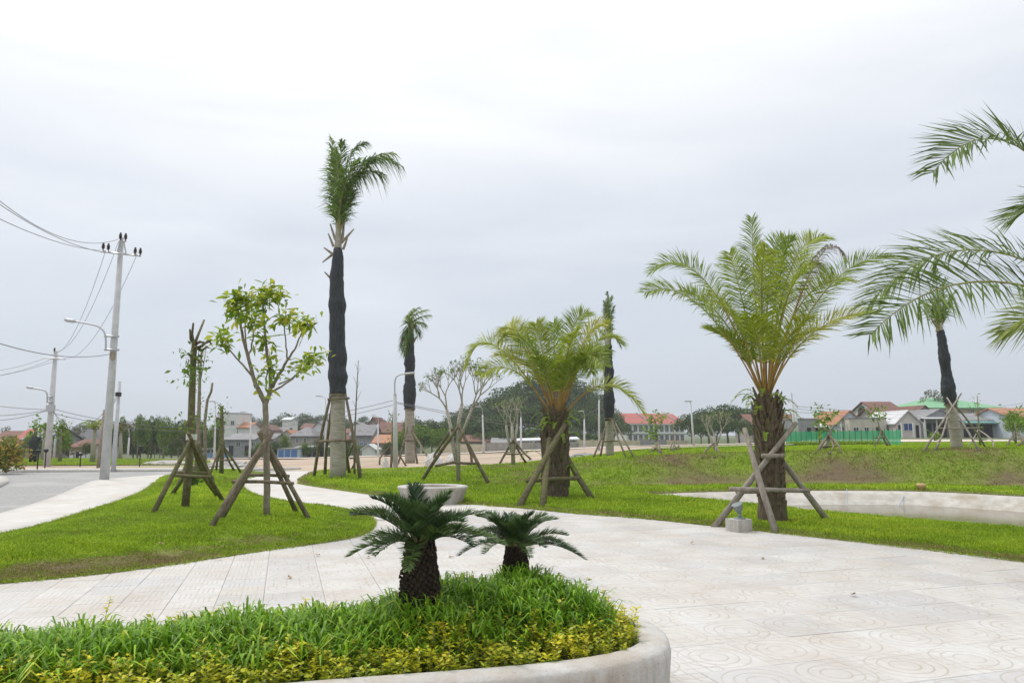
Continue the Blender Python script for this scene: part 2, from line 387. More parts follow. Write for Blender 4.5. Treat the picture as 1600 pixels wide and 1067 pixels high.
def lawn_mats():
    blade = leaf('lawn_blade', [(0.0, (.26, .195, .11)), (.22, (.30, .28, .08)), (.38, (.20, .31, .018)), (.66, (.30, .45, .018)), (1.0, (.50, .58, .045))], .35, .6, attr='tint', jitter=.3, spec=.2)
    m, nt, b = new_mat('lawn_sod'); L = nt.links
    a = nd(nt, 'ShaderNodeAttribute'); a.attribute_name = 'dry'
    tcn = nd(nt, 'ShaderNodeTexCoord'); n1 = nd(nt, 'ShaderNodeTexNoise', Scale=9.0, Detail=8, Roughness=.7); L.new(tcn.outputs['Object'], n1.inputs['Vector'])
    rp = nd(nt, 'ShaderNodeValToRGB'); rp.color_ramp.elements[0].color = (.10, .16, .016, 1); rp.color_ramp.elements[1].color = (.24, .36, .022, 1)
    rp.color_ramp.elements[0].position = .3; rp.color_ramp.elements[1].position = .7; L.new(n1.outputs['Fac'], rp.inputs[0])
    rb = nd(nt, 'ShaderNodeValToRGB'); rb.color_ramp.elements[0].color = (.09, .065, .04, 1); rb.color_ramp.elements[1].color = (.20, .15, .10, 1); L.new(n1.outputs['Fac'], rb.inputs[0])
    mx = nd(nt, 'ShaderNodeMixRGB'); L.new(a.outputs['Fac'], mx.inputs[0]); L.new(rp.outputs[0], mx.inputs[1]); L.new(rb.outputs[0], mx.inputs[2]); L.new(mx.outputs[0], b.inputs['Base Color'])
    b.inputs['Roughness'].default_value = .95; b.inputs['Specular IOR Level'].default_value = .1
    bp = nd(nt, 'ShaderNodeBump', Strength=.6, Distance=.03); L.new(n1.outputs['Fac'], bp.inputs['Height']); L.new(bp.outputs[0], b.inputs['Normal'])
    return blade, m
M['blade'], M['sod'] = lawn_mats()

def tile_mat(name, rings):
    m, nt, b = new_mat(name); L = nt.links
    tcn = nd(nt, 'ShaderNodeTexCoord'); sx = nd(nt, 'ShaderNodeSeparateXYZ'); L.new(tcn.outputs['Object'], sx.inputs[0])
    def mth(op, a, b_=None, c_=None, clamp=False):
        n = nt.nodes.new('ShaderNodeMath'); n.operation = op; n.use_clamp = clamp
        for i, v in enumerate((a, b_, c_)):
            if v is None: continue
            if isinstance(v, (int, float)): n.inputs[i].default_value = v
            else: L.new(v, n.inputs[i])
        return n.outputs[0]
    X, Y = sx.outputs['X'], sx.outputs['Y']
    g = None
    def line(val, at, w):      # 1 on the groove
        d = mth('ABSOLUTE', mth('SUBTRACT', val, at)); return mth('SUBTRACT', 1.0, mth('DIVIDE', d, w), clamp=True)
    if rings:
        r = mth('SQRT', mth('ADD', mth('MULTIPLY', X, X), mth('MULTIPLY', Y, Y)))
        for rr in (.105, .185, .268): g_ = line(r, rr, .010); g = g_ if g is None else mth('MAXIMUM', g, g_)
        band = mth('MULTIPLY', mth('GREATER_THAN', Y, .02), mth('GREATER_THAN', r, .105))
        for xx in (-.21, -.07, .07, .21): g = mth('MAXIMUM', g, mth('MULTIPLY', line(X, xx, .008), band))
        for yy in (.10, .20): g = mth('MAXIMUM', g, mth('MULTIPLY', line(Y, yy, .008), mth('GREATER_THAN', r, .185)))
    else:
        sX = mth('GREATER_THAN', mth('MULTIPLY', X, Y), 0.0); nX = mth('SUBTRACT', 1.0, sX)
        for k in (-.15, -.1, -.05, .05, .1, .15):
            g_ = mth('MAXIMUM', mth('MULTIPLY', line(X, k, .009), sX), mth('MULTIPLY', line(Y, k, .009), nX)); g = g_ if g is None else mth('MAXIMUM', g, g_)
        g = mth('MAXIMUM', g, mth('MAXIMUM', line(X, 0.0, .009), line(Y, 0.0, .009)))
    oi = nd(nt, 'ShaderNodeObjectInfo')
    rp = nd(nt, 'ShaderNodeValToRGB'); els = rp.color_ramp.elements
    els[0].position, els[0].color = 0, (.515, .51, .505, 1); els[1].position, els[1].color = 1, (.60, .585, .565, 1)
    for p_, c_ in ((.12, (.54, .535, .53, 1)), (.3, (.56, .545, .525, 1)), (.6, (.61, .60, .58, 1)), (.85, (.56, .53, .49, 1))): e_ = els.new(p_); e_.color = c_
    L.new(oi.outputs['Random'], rp.inputs[0])
    # weathering goes on across the tiles, so it is looked up by place
    geo = nd(nt, 'ShaderNodeNewGeometry'); n1 = nd(nt, 'ShaderNodeTexNoise', Scale=1.1, Detail=8, Roughness=.68); L.new(geo.outputs['Position'], n1.inputs['Vector'])
    mr = nd(nt, 'ShaderNodeMapRange'); mr.inputs[1].default_value = .42; mr.inputs[2].default_value = .72; mr.inputs[3].default_value = 0; mr.inputs[4].default_value = .75; L.new(n1.outputs['Fac'], mr.inputs[0])
    mx = nd(nt, 'ShaderNodeMixRGB'); L.new(mr.outputs[0], mx.inputs[0]); L.new(rp.outputs[0], mx.inputs[1]); mx.inputs[2].default_value = (.45, .40, .35, 1)
    n2 = nd(nt, 'ShaderNodeTexNoise', Scale=14.0, Detail=6, Roughness=.7); L.new(geo.outputs['Position'], n2.inputs['Vector'])
    m2 = nd(nt, 'ShaderNodeMapRange'); m2.inputs[3].default_value = .78; m2.inputs[4].default_value = 1.07; L.new(n2.outputs['Fac'], m2.inputs[0])
    hs = nd(nt, 'ShaderNodeHueSaturation'); L.new(m2.outputs[0], hs.inputs['Value']); L.new(mx.outputs[0], hs.inputs['Color'])
    n3 = nd(nt, 'ShaderNodeTexNoise', Scale=2.3, Detail=4); L.new(geo.outputs['Position'], n3.inputs['Vector'])
    gw = mth('MULTIPLY', g, mth('MULTIPLY_ADD', n3.outputs['Fac'], 1.8, -.3, clamp=True))
    gm = nd(nt, 'ShaderNodeMixRGB'); L.new(mth('MULTIPLY', gw, .85), gm.inputs[0]); L.new(hs.outputs[0], gm.inputs[1]); gm.inputs[2].default_value = (.36, .31, .25, 1)
    L.new(gm.outputs[0], b.inputs['Base Color']); b.inputs['Roughness'].default_value = .78; b.inputs['Specular IOR Level'].default_value = .3
    bp = nd(nt, 'ShaderNodeBump', Strength=.5, Distance=.006); L.new(mth('MULTIPLY_ADD', n2.outputs['Fac'], .25, mth('MULTIPLY', g, -1.0)), bp.inputs['Height']); L.new(bp.outputs[0], b.inputs['Normal'])
    return m
M['tile_ring'] = tile_mat('ring_tile', True); M['tile_block'] = tile_mat('block_tile', False)
M['grout'] = surf('grout', (.40, .365, .32), (.48, .45, .40), .95, 20)

# ------------------------------------------------------------------ the setting
def struct(o): o['kind'] = 'structure'; return o
def build_ground():
    th = np.linspace(0, 2 * math.pi, 241)[:-1]; r = np.concatenate([[0.0], np.geomspace(2, 5000, 150)])
    TH, RR = np.meshgrid(th, r); x = RR * np.sin(TH); y = RR * np.cos(TH)
    a = x / np.maximum(y, 1)
    off = np.where(a < -.2, .2 * (1 - sm((y - 36.6) / 1.5)), .8 * (1 - sm((y - 26) / 3))) + .012
    z = Hb(x, y) - off
    n = len(th); V = np.column_stack([x.ravel(), y.ravel(), z.ravel()]); q = []
    for i in range(len(r) - 1):
        k = np.arange(n); k2 = (k + 1) % n
        q.append(np.stack([i * n + k, i * n + k2, (i + 1) * n + k2, (i + 1) * n + k], 1)[:, ::-1])
    me = np_mesh('ground', V, quads=np.concatenate(q), mats=[M['dirt']], smooth=True)
    struct(link('ground', me))
build_ground()

def flat(name, poly, z, mat, step=1.0, thick=0.0):
    o = cdt_mesh(name, poly, (z if callable(z) else (lambda x, y: Hb(x, y) * 0 + z)), mat, step)
    if thick:      # a real step down at the edge
        m = o.modifiers.new('thick', 'SOLIDIFY'); m.thickness = thick; m.offset = -1
    return struct(o)
ROAD = chaikin([gp(u, v, -.1) for u, v in [(-900, 1010), (-300, 880), (0, 806), (80, 782), (135, 757), (160, 750), (260, 742.5), (330, 739), (470, 736.5), (700, 734)]] +
               [gp(u, v, -.1) for u, v in [(700, 731), (470, 732), (330, 733.5), (150, 734.5), (0, 735.5), (-300, 737), (-900, 745)]], 1)
flat('road', ROAD, -.10, M['gravel_road'], 2.0)
SIDEWALK = chaikin([gp(*p) for p in [(-900, 985), (-250, 866), (0, 803), (80, 779), (128, 757), (150, 749.5), (200, 745.5), (262, 741.5), (300, 740), (300, 746), (262, 758), (215, 784), (140, 808), (70, 828), (0, 845), (-250, 900), (-900, 1060)]], 1)
flat('pavement', SIDEWALK, .015, M['path'], 1.0, .14)
FARWALK = [gp(u, v, 0) for u, v in [(-900, 742), (-300, 735.6), (0, 734.6), (150, 733.8), (330, 732.8), (470, 731.5), (470, 730.6), (330, 731.6), (150, 732.2), (0, 732.6), (-300, 733.4), (-900, 737)]]
flat('kerb_strip', FARWALK, .03, M['kerb'], 2.0, .15)
CORNER = [gp(u, v, 0) for u, v in [(-300, 775), (0, 757), (14, 750), (10, 745), (0, 743.5), (-300, 747)]]
flat('pavement', CORNER, .02, M['path'], 1.0, .14)
PATH = chaikin([gp(*p) for p in [(480, 735.5), (405, 739), (372, 747), (360, 757), (370, 768), (400, 781), (470, 793), (560, 804), (600, 815), (640, 806), (760, 800), (760, 786), (700, 784), (640, 778), (560, 766), (490, 757), (476, 751), (482, 746), (500, 738)]], 1)
flat('path', PATH, .010, M['path'], .8)

# tiled plaza and walkway: every tile a piece
TA = R(17); ex = Vector((math.cos(TA), math.sin(TA))); ey = Vector((-math.sin(TA), math.cos(TA)))
PLAZA = [(-4.5, 2.2), (-9, 3), (-13, 6.0)] + [gp(u, v) for u, v in [(-250, 925), (0, 908), (200, 889), (400, 858), (530, 839), (590, 812), (575, 800), (700, 782), (830, 790), (1000, 804), (1200, 826), (1400, 848), (1600, 872), (1900, 910)]] + [(11.5, 5), (9.5, 1.5), (2, -1.0)]
def tile_mesh(size, mat):
    s, b, h = size / 2 - .0018, .004, .03; vs, fs = [], []
    for z, k in ((-h, s), (-b, s), (0, s - b)):
        vs += [(-k, -k, z), (k, -k, z), (k, k, z), (-k, k, z)]
    for l in range(2):
        for k in range(4): fs.append((l * 4 + k, l * 4 + (k + 1) % 4, l * 4 + 4 + (k + 1) % 4, l * 4 + 4 + k))
    fs.append((8, 9, 10, 11))
    me = bpy.data.meshes.new('tile'); me.from_pydata(vs, [], fs); me.materials.append(mat); return me
slab = flat('plaza', PLAZA, -.012, M['grout'], 1.5)
walk = flat('walkway', [(-3.2, 4.6), (-12.6, 6.2)] + [gp(u, v) for u, v in [(-240, 920), (0, 905), (200, 886), (400, 856), (500, 846)]], -.009, M['grout'], 1.5)
SPLIT = -0.15                       # ring tiles on the right of this line of the grid, block tiles on the left
def lay(parent, size, mat, right):
    me = tile_mesh(size, mat); cand = []
    for i in range(-45, 45):
        for j in range(-10, 60):
            lx = SPLIT + (i + .5) * size; ly = j * size + (.3 if right else .1)
            if (lx > SPLIT) != right: continue
            c = ex * lx + ey * ly
            cand.append((c.x, c.y))
    c = np.array(cand); k = poly_in(PLAZA, c[:, 0], c[:, 1]) | (poly_dist(PLAZA, c[:, 0], c[:, 1]) < size * .45)
    pl = poly_in(PLANTER_IN, c[:, 0], c[:, 1]) & (poly_dist(PLANTER_IN, c[:, 0], c[:, 1]) > .5)
    vis = (c[:, 1] > 3.3) & (np.abs(c[:, 0]) < .74 * c[:, 1] + 1.0)
    c = c[k & ~pl & vis]; c = c[np.argsort(np.hypot(c[:, 0], c[:, 1]))]
    for n, (x, y) in enumerate(c):
        if n < 300:
            o = link('tile', me, parent, (x, y, random.uniform(-.0025, .0015))); o.rotation_euler = (random.gauss(0, .0015), random.gauss(0, .0015), TA + random.choice((0, 1, 2, 3)) * math.pi / 2)
    if len(c) > 300:
        s = size / 2 - .003; V = []; 
        for x, y in c[300:]:
            for a_, b_ in ((-1, -1), (1, -1), (1, 1), (-1, 1)): V.append((x + ex.x * s * a_ + ey.x * s * b_, y + ex.y * s * a_ + ey.y * s * b_, random.choice((-.001, 0.0))))
        V = np.array(V); o = link('far_tiles', np_mesh('far_tiles', V, quads=np.arange(len(V)).reshape(-1, 4), mats=[M['tile_far']]), parent); o['kind'] = 'stuff'
    return len(c)
M['tile_far'] = surf('far_tile', (.52, .505, .48), (.60, .585, .565), .8, 1.2, .1, 20, c3=(.53, .475, .42), s3=.9)
# ---- planter outline (used to leave the tiles out beneath it)
PL_OUT = chaikin([(1.0, 4.80), (.97, 5.2), (.72, 5.62), (.28, 5.86), (-.3, 5.76), (-1, 5.48), (-2.1, 5.05), (-3.2, 4.68), (-4.6, 4.2), (-5.1, 3.5), (-4.5, 2.75), (-3, 3.0), (-1.4, 3.70), (0.1, 4.03), (.60, 4.24), (.90, 4.48)], 3)
def inset(poly, d):
    out = []; n = len(poly)
    for i in range(n):
        a, b = Vector(poly[i - 1]), Vector(poly[(i + 1) % n]); t = (b - a).normalized()
        nrm = Vector((-t.y, t.x)); out.append((poly[i][0] + nrm.x * d, poly[i][1] + nrm.y * d))
    return out
area = sum(PL_OUT[i][0] * PL_OUT[(i + 1) % len(PL_OUT)][1] - PL_OUT[(i + 1) % len(PL_OUT)][0] * PL_OUT[i][1] for i in range(len(PL_OUT)))
if area < 0: PL_OUT = PL_OUT[::-1]
PLANTER_IN = PL_OUT
print('tiles', lay(slab, .60, M['tile_ring'], True), lay(walk, .45, M['tile_block'], False))

def ring_wall(mb, poly, prof):
    """sweep (inset, z) profile round a closed outline"""
    loops = [inset(poly, d) for d, z in prof]; n = len(poly); vs = []
    for (d, z), lp in zip(prof, loops): vs += [(x, y, z) for x, y in lp]
    fs = []
    for l in range(len(prof) - 1):
        for k in range(n): k2 = (k + 1) % n; fs.append((l * n + k, l * n + k2, (l + 1) * n + k2, (l + 1) * n + k))
    mb.add(vs, fs)
pl = thing('planter', 'long curved pale concrete planter with rounded end holding two cycads', 'planter', (-1.5, 4.4, 0))
mb = MB((-1.5, 4.4, 0)); ring_wall(mb, PL_OUT, [(.02, -.02), (.012, .10), (0, .26), (-.006, .34), (.004, .385), (.03, .405), (.09, .412), (.17, .408), (.195, .395), (.20, .36), (.20, .2)])
mb.build('planter_wall', M['concrete'], pl, smooth=True)
PL_IN = inset(PL_OUT, .19)
def soil_z(x, y):
    d_ = poly_dist(PL_IN, x, y)
    return .335 + .10 * sm(d_ / .6) + .15 * np.exp(-((x + .02) ** 2 + (y - 5.2) ** 2) / .55) * sm(d_ / .35)
o = cdt_mesh('soil', PL_IN, lambda x, y: soil_z(x, y), M['soil'], .2, parent=None); o.parent = pl; o.location = (1.5, -4.4, 0)

# ---- lawns
def dryL(x, y):
    d = poly_dist(LAWN_L, x, y); n = np.sin(x * 1.3 + 2 * np.sin(y * .9)) * np.sin(y * 1.1 + x * .4) * .5 + .5
    front = sm((13.0 - y) / 3)            # the bank by the walkway is worn brown
    n2 = np.sin(x * 7.3 + 2 * np.sin(y * 6.1)) * np.sin(y * 8.7 + 2 * np.sin(x * 5.3)) * .5 + .5
    edge = 1 - sm((d - .20 - .40 * n - .14 * n2) / .30)
    return np.clip(edge * (.18 + 1.0 * front * (.55 + .45 * n) * (.55 + .6 * n2)) + .10 * n * n2, 0, 1)
def dryR(x, y):
    d = np.minimum(poly_dist(LAWN_R, x, y), poly_dist(POND, x, y) * 1.3); n = np.sin(x * .9 + 2 * np.sin(y * .6)) * np.sin(y * .8 + x * .3) * .5 + .5
    a = x / np.maximum(y, 1); b = np.interp(a, BA, BB); t = np.interp(a, BA, BT)
    foot = np.exp(-((y - b - .4) / .8) ** 2) * (a > .1); crest = np.exp(-((y - t + .6) / .9) ** 2)
    n2 = np.sin(x * 3.3 + 2 * np.sin(y * 2.7)) * np.sin(y * 4.1 + 2 * np.sin(x * 2.3)) * .5 + .5
    slope = sm((y - b + .5) / 1.0) * (1 - sm((y - t - .3) / 1.0)) * (a > -.05)
    return np.clip((1 - sm((d - .05 - .25 * n) / .35)) * .7 + foot * (.35 + .5 * n) + crest * .45 * n + slope * .75 * n * n2 + .13 * n * (y > 20), 0, 1)
struct(cdt_mesh('lawn', LAWN_L, lambda x, y: H(x * .9999, y) + 0 * x if False else Hb(x, y) - .02 + .05 * (poly_dist(LAWN_L, x, y) > 1e-3) + .20 * sm(poly_dist(LAWN_L, x, y) / 1.7), M['sod'], .5, attr={'dry': dryL}))
def zR(x, y):
    dr = poly_dist(LAWN_R, x, y); dp = poly_dist(POND, x, y)
    return Hb(x, y) - .02 + .05 * (dr > 1e-3) + .04 * sm(dr / .8) - .06 * (1 - sm(dp / .5))
struct(cdt_mesh('lawn', LAWN_R, zR, M['sod'], .6, hole=POND, attr={'dry': dryR}, dens=lambda y: 1.0 if y < 30 else 2.5))
def blades(name, poly, n, ymin, ymax, zf, dryf, L0, W0, hole=None, label=None, power=1.6, lean=1.0):
    # more blades near the camera, each a bent sliver
    out = []; tot = 0
    while tot < n:
        k = n * 2
        y = (ymin ** (1 - power) + rng.random(k) * (ymax ** (1 - power) - ymin ** (1 - power))) ** (1 / (1 - power))
        x = y * rng.uniform(-.80, .82, k)
        ok = poly_in(poly, x, y)
        if hole: ok &= ~poly_in(hole, x, y)
        out.append(np.stack([x[ok], y[ok]], 1)); tot += ok.sum()
        if tot < n * .02: break
    q = np.concatenate(out)[:n]; x, y = q[:, 0], q[:, 1]; z = zf(x, y)
    dry = dryf(x, y); n_ = len(x)
    s = np.clip(y / 11, 1, 3.2)               # far blades stand for small tufts
    clump = .6 + .8 * (np.sin(x * 5.1 + np.sin(y * 3.7) * 2) * np.sin(y * 4.3 + np.sin(x * 2.9) * 2) * .5 + .5)
    L = L0 * (.6 + .8 * rng.random(n_)) * clump * (1 - .45 * dry) * s ** .55 * np.where(y > 27.5, .45, 1.0); W = W0 * (.7 + .6 * rng.random(n_)) * s
    th = rng.uniform(0, 2 * np.pi, n_); ln = rng.uniform(.15, lean + .3, n_) * L
    bx, by = np.cos(th), np.sin(th); ph = rng.uniform(0, 2 * np.pi, n_); sx, sy = np.cos(ph) * W / 2, np.sin(ph) * W / 2
    b = np.stack([x, y, z - .01], 1); side = np.stack([sx, sy, 0 * sx], 1)
    mid = b + np.stack([bx * ln * .35, by * ln * .35, L * .62], 1); tip = b + np.stack([bx * ln, by * ln, L * (.98 - .3 * ln / L)], 1)
    V = np.stack([b - side, b + side, mid + side * .8, tip, mid - side * .8], 1).reshape(-1, 3)
    i = np.arange(n_)[:, None] * 5
    T = np.concatenate([i + [[0, 1, 2]], i + [[0, 2, 4]], i + [[4, 2, 3]]], 0)
    big = np.sin(x * .55 + 1.3 * np.sin(y * .35)) * np.sin(y * .5 + x * .2) * .13 + np.sin(x * 2.3 + 2 * np.sin(y * 1.4)) * np.sin(y * 2.0 + 1.5 * np.sin(x * 1.1)) * .13
    tint = np.clip(.66 + big + rng.normal(0, .12, n_) - dry * (.42 + .35 * rng.random(n_)), 0, 1)
    me = np_mesh(name, V, tris=T, mats=[M['blade']], attr={'tint': np.repeat(tint, 5)})
    o = link(name, me); return tag(o, label, 'grass', kind='stuff')
zl = lambda x, y: Hb(x, y) + .03 + .20 * sm(poly_dist(LAWN_L, x, y) / 1.7) - .02 * (poly_dist(LAWN_L, x, y) < .05)
blades('lawn_grass', LAWN_L, 170000, 6.5, 33, zl, dryL, .050, .0105, label='short green grass of the lawn between road and tiled walkway')
blades('lawn_grass', LAWN_R, 260000, 9, 56, zR, dryR, .055, .0105, hole=POND, label='short green grass on the lawn and bank round the pond', power=1.5)

def ragged_edge(label, poly, n, zf, sel):
    # turf creeping over the paving in uneven tufts
    P0 = np.array(poly); seg = np.roll(P0, -1, 0) - P0; ln = np.linalg.norm(seg, axis=1); k = rng.choice(len(P0), n, p=ln / ln.sum()); f = rng.random(n); q = P0[k] + seg[k] * f[:, None]
    t = seg[k] / ln[k][:, None]; nr = np.stack([-t[:, 1], t[:, 0]], 1); ins = poly_in(poly, q[:, 0] + nr[:, 0] * .02, q[:, 1] + nr[:, 1] * .02); nr[ins] *= -1
    s_ = ln[k] * f; w = np.sin(q[:, 0] * 4.1 + q[:, 1] * 2) * .5 + .5; off = rng.uniform(-.10, .11, n) * (.25 + .9 * w * np.sin(q[:, 0] * 13 + q[:, 1] * 9) ** 2); q = q + nr * off[:, None]
    ok = sel(q[:, 0], q[:, 1]); q = q[ok]; n = len(q); x, y = q[:, 0], q[:, 1]; z = np.full(n, .004); sc_ = np.clip(y / 10, 1, 2); L = rng.uniform(.03, .075, n) * sc_ ** .5; th = rng.uniform(0, 6.28, n); ph = rng.uniform(0, 6.28, n)
    b = np.stack([x, y, z], 1); tip = b + np.stack([np.cos(th) * L * .9, np.sin(th) * L * .9, L * rng.uniform(.3, .9, n)], 1); s3 = np.stack([np.cos(ph), np.sin(ph), 0 * ph], 1) * (.006 * sc_)[:, None]
    V = np.stack([b - s3, b + s3, tip], 1).reshape(-1, 3); tint = np.clip(rng.normal(.42, .22, n), 0, 1)
    o = link('turf_edge', np_mesh('turf_edge', V, tris=np.arange(n * 3).reshape(-1, 3), mats=[M['blade']], attr={'tint': np.repeat(tint, 3)})); tag(o, label, 'grass', kind='stuff')
ragged_edge('ragged turf edge creeping over the walkway and pavement', LAWN_L, 26000, None, lambda x, y: (y < 26) & (np.abs(x) < .8 * y))
ragged_edge('ragged turf edge creeping over the plaza and path', LAWN_R, 60000, None, lambda x, y: (y < 26) & (np.abs(x) < .8 * y))
# ---- pond
pw = MB(); P2 = POND if sum(POND[i][0] * POND[(i + 1) % len(POND)][1] - POND[(i + 1) % len(POND)][0] * POND[i][1] for i in range(len(POND))) > 0 else POND[::-1]
ring_wall(pw, P2, [(-.06, -.2), (-.05, -.03), (.0, .0), (.28, -.01), (.42, -.05), (1.05, -.40), (1.35, -.60)])
o = pw.build('pond_edge', M['pond_wall'], smooth=True); struct(o)
m, nt, b = new_mat('pond_water'); b.inputs['Base Color'].default_value = (.17, .15, .11, 1); b.inputs['Roughness'].default_value = .12; b.inputs['Specular IOR Level'].default_value = .22
nw = nd(nt, 'ShaderNodeTexNoise', Scale=5.0, Detail=3); bp = nd(nt, 'ShaderNodeBump', Strength=.08, Distance=.02); nt.links.new(nw.outputs['Fac'], bp.inputs['Height']); nt.links.new(bp.outputs[0], b.inputs['Normal'])
M['water'] = m
flat('water', inset(P2, .7), -.33, M['water'], 2.0)
pathb = [ud(u, d) for u, d in [(985, 37.5), (1080, 39.5), (1170, 40.5), (1240, 41)]] + [ud(u, d) for u, d in [(1240, 42.3), (1170, 41.6), (1080, 40.6), (985, 38.4)]]
struct(cdt_mesh('path', pathb, lambda x, y: Hb(x, y) + .14, M['path'], 1.0))
# bare earth road beyond the lawns, lighter than the ground round it
M['dust'] = surf('dusty_road', (.50, .42, .35), (.64, .57, .50), .95, 1.5, .3, 12)
droad = [ud(u, d) for u, d in [(250, 62), (480, 55), (700, 56), (900, 58), (1000, 62), (1180, 66), (1400, 60), (1640, 58), (2200, 56)]] + [ud(u, d) for u, d in [(2200, 68), (1640, 72), (1400, 78), (1180, 88), (1000, 84), (900, 74), (700, 68), (480, 66), (250, 74)]]
struct(cdt_mesh('dirt_road', droad, lambda x, y: Hb(x, y) + .03, M['dust'], 2.5))
fld = [ud(u, d) for u, d in [(-300, 40.6), (0, 40.6), (160, 41.2), (330, 42.2), (330, 50), (250, 56), (60, 62), (-300, 62)]]
struct(cdt_mesh('grass_field', fld, lambda x, y: Hb(x, y) + .03, M['sod'], 2.0, attr={'dry': lambda x, y: .3 + .3 * np.sin(x * .4) * np.sin(y * .5)}))
blades('field_grass', fld, 20000, 40.5, 62, lambda x, y: Hb(x, y) + .03, lambda x, y: .25 + 0 * x, .09, .010, label='rough grass field beyond the grey gravel road')

# ------------------------------------------------------------------ plants
def bez(p0, pm, p2, n):
    """curve through three points"""
    p0, pm, p2 = Vector(p0), Vector(pm), Vector(p2); c = pm * 2 - (p0 + p2) * .5
    return [p0 * (1 - t) ** 2 + c * 2 * t * (1 - t) + p2 * t * t for t in (i / n for i in range(n + 1))]
def frond_mesh(name, curve, mats, nl=46, leafL=.45, leafW=.03, start=.25, r0=.022, forward=.55, vee=.35, droop=.25, taper=1.0, ragged=.12, roll=0.0, bothtwist=0.0):
    """pinnate leaf: a tapering midrib with two rows of folded leaflets; slot 0 base of the midrib, 1 midrib, 2 leaflets"""
    C = np.array([tuple(p) for p in curve]); n = len(C) - 1
    V, Fc, mi = [], [], []
    T = unit(np.gradient(C, axis=0))
    up0 = np.array([0, 0, 1.0])
    def frame(t):
        S = np.cross(t, up0); l = np.linalg.norm(S)
        S = S / l if l > .15 else np.array([1.0, 0, 0])
        S = S - t * S.dot(t); S /= np.linalg.norm(S)
        N = np.cross(S, t)
        if roll: S, N = S * math.cos(roll) + N * math.sin(roll), N * math.cos(roll) - S * math.sin(roll)
        return S, N
    k = 4
    for i in range(n + 1):
        S, N = frame(T[i]); r = r0 * (1 - .85 * i / n)
        for j in range(k):
            a = 2 * math.pi * j / k + .78; V.append(tuple(C[i] + (S * math.cos(a) * 1.25 + N * math.sin(a) * .8) * r))
    for i in range(n):
        for j in range(k):
            j2 = (j + 1) % k; Fc.append((i * k + j, i * k + j2, (i + 1) * k + j2, (i + 1) * k + j)); mi.append(0 if i / n < start * 1.15 else 1)
    for q in range(nl):
        f = start + (1 - start) * (q + .5) / nl; g = f * n; i = min(int(g), n - 1); w = g - i
        c = C[i] * (1 - w) + C[i + 1] * w; t = T[i] * (1 - w) + T[i + 1] * w; t /= np.linalg.norm(t)
        S, N = frame(t); prof = math.sin(math.pi * min(1, (.14 + .80 * (f - start) / (1 - start)) ** .85)) ** .55 * taper
        if q < 4: prof *= .45 + .14 * q
        for sgn in (-1, 1):
            if random.random() < ragged * .35: continue
            L = leafL * prof * random.uniform(.85, 1.12); fw = forward + .45 * ((f - start) / (1 - start)) ** 2 + random.gauss(0, .09)
            d = S * sgn * math.cos(fw) + t * math.sin(fw) + N * (vee + random.gauss(0, .12)); d /= np.linalg.norm(d)
            wd = np.cross(d, N); wd /= np.linalg.norm(wd) + 1e-9
            tw = random.gauss(0, .5); wd = wd * math.cos(tw) + np.cross(d, wd) * math.sin(tw)
            W = leafW * random.uniform(.8, 1.2); b = len(V)
            mid = c + d * L * .45 - up0 * droop * L * .12; tip = c + d * L - up0 * droop * L * random.uniform(.5, 1.3)
            V += [tuple(c + wd * W * .25), tuple(c - wd * W * .25), tuple(mid - wd * W * .5), tuple(tip), tuple(mid + wd * W * .5)]
            Fc += [(b, b + 1, b + 2, b + 4), (b + 4, b + 2, b + 3)]; mi += [2, 2]
    me = bpy.data.meshes.new(name); me.from_pydata(V, [], Fc)
    for m_ in mats: me.materials.append(m_)
    me.polygons.foreach_set('material_index', mi); me.update(); return me

DATE = leaf('date_palm_leaflet', [(0, (.19, .28, .024)), (.4, (.26, .35, .028)), (.75, (.35, .42, .035)), (1, (.48, .48, .05))], .38, .45, rand='object', jitter=.35)
DATE_NEAR = leaf('near_palm_leaflet', [(0, (.11, .18, .03)), (.5, (.17, .24, .035)), (1, (.25, .31, .05))], .35, .4, rand='object', jitter=.35)
DATE_DRY = leaf('dry_palm_leaflet', [(0, (.20, .16, .15)), (1, (.30, .25, .22))], .15, .8)
ROYAL = leaf('tall_palm_leaflet', [(0, (.07, .14, .03)), (.6, (.13, .22, .035)), (1, (.25, .34, .045))], .35, .45, rand='object', jitter=.4)
FERN = leaf('fern_leaflet', [(0, (.20, .32, .03)), (1, (.33, .44, .05))], .4, .5, rand='object')
CYC = leaf('cycad_leaflet', [(0, (.035, .075, .026)), (.6, (.065, .12, .036)), (1, (.12, .19, .05))], .25, .35, rand='object', jitter=.35, spec=.45)

def stake_prop(label, apex, feet, bars, r=.045, mat='stake', group=None, name='timber_prop', over=.12):
    """round poles leaning together against a trunk, tied with cross rails"""
    base = sum((Vector(f) for f in feet), Vector()) / len(feet); base.z = min(f[2] for f in feet)
    t = thing(name, label, 'tree support', base, group)
    for i, f in enumerate(feet):
        f = Vector(f); ap = Vector(apex if not isinstance(apex, list) else apex[i]); d = (ap - f); L = d.length; d.normalize(); sd_ = Vector((-d.y, d.x, random.uniform(-.15, .15))) * random.uniform(-.04, .04) * L
        mb = MB(base); pth = [f - d * .06, f + d * L * .35 + sd_, f + d * L * .7 + sd_ * .7, ap + d * over]
        mb.tube(pth, [r * 1.12, r, r * .95, r * .82], 7, jit=.10); mb.build('pole', M[mat], t, smooth=True)
    for a, b in bars:
        mb = MB(base); a, b = Vector(a), Vector(b); m_ = (a + b) / 2 + Vector((0, 0, random.uniform(-.02, .02)))
        mb.tube([a, m_, b], [r * .8, r * .75, r * .7], 7, jit=.10); mb.build('cross_rail', M[mat], t, smooth=True)
    return t

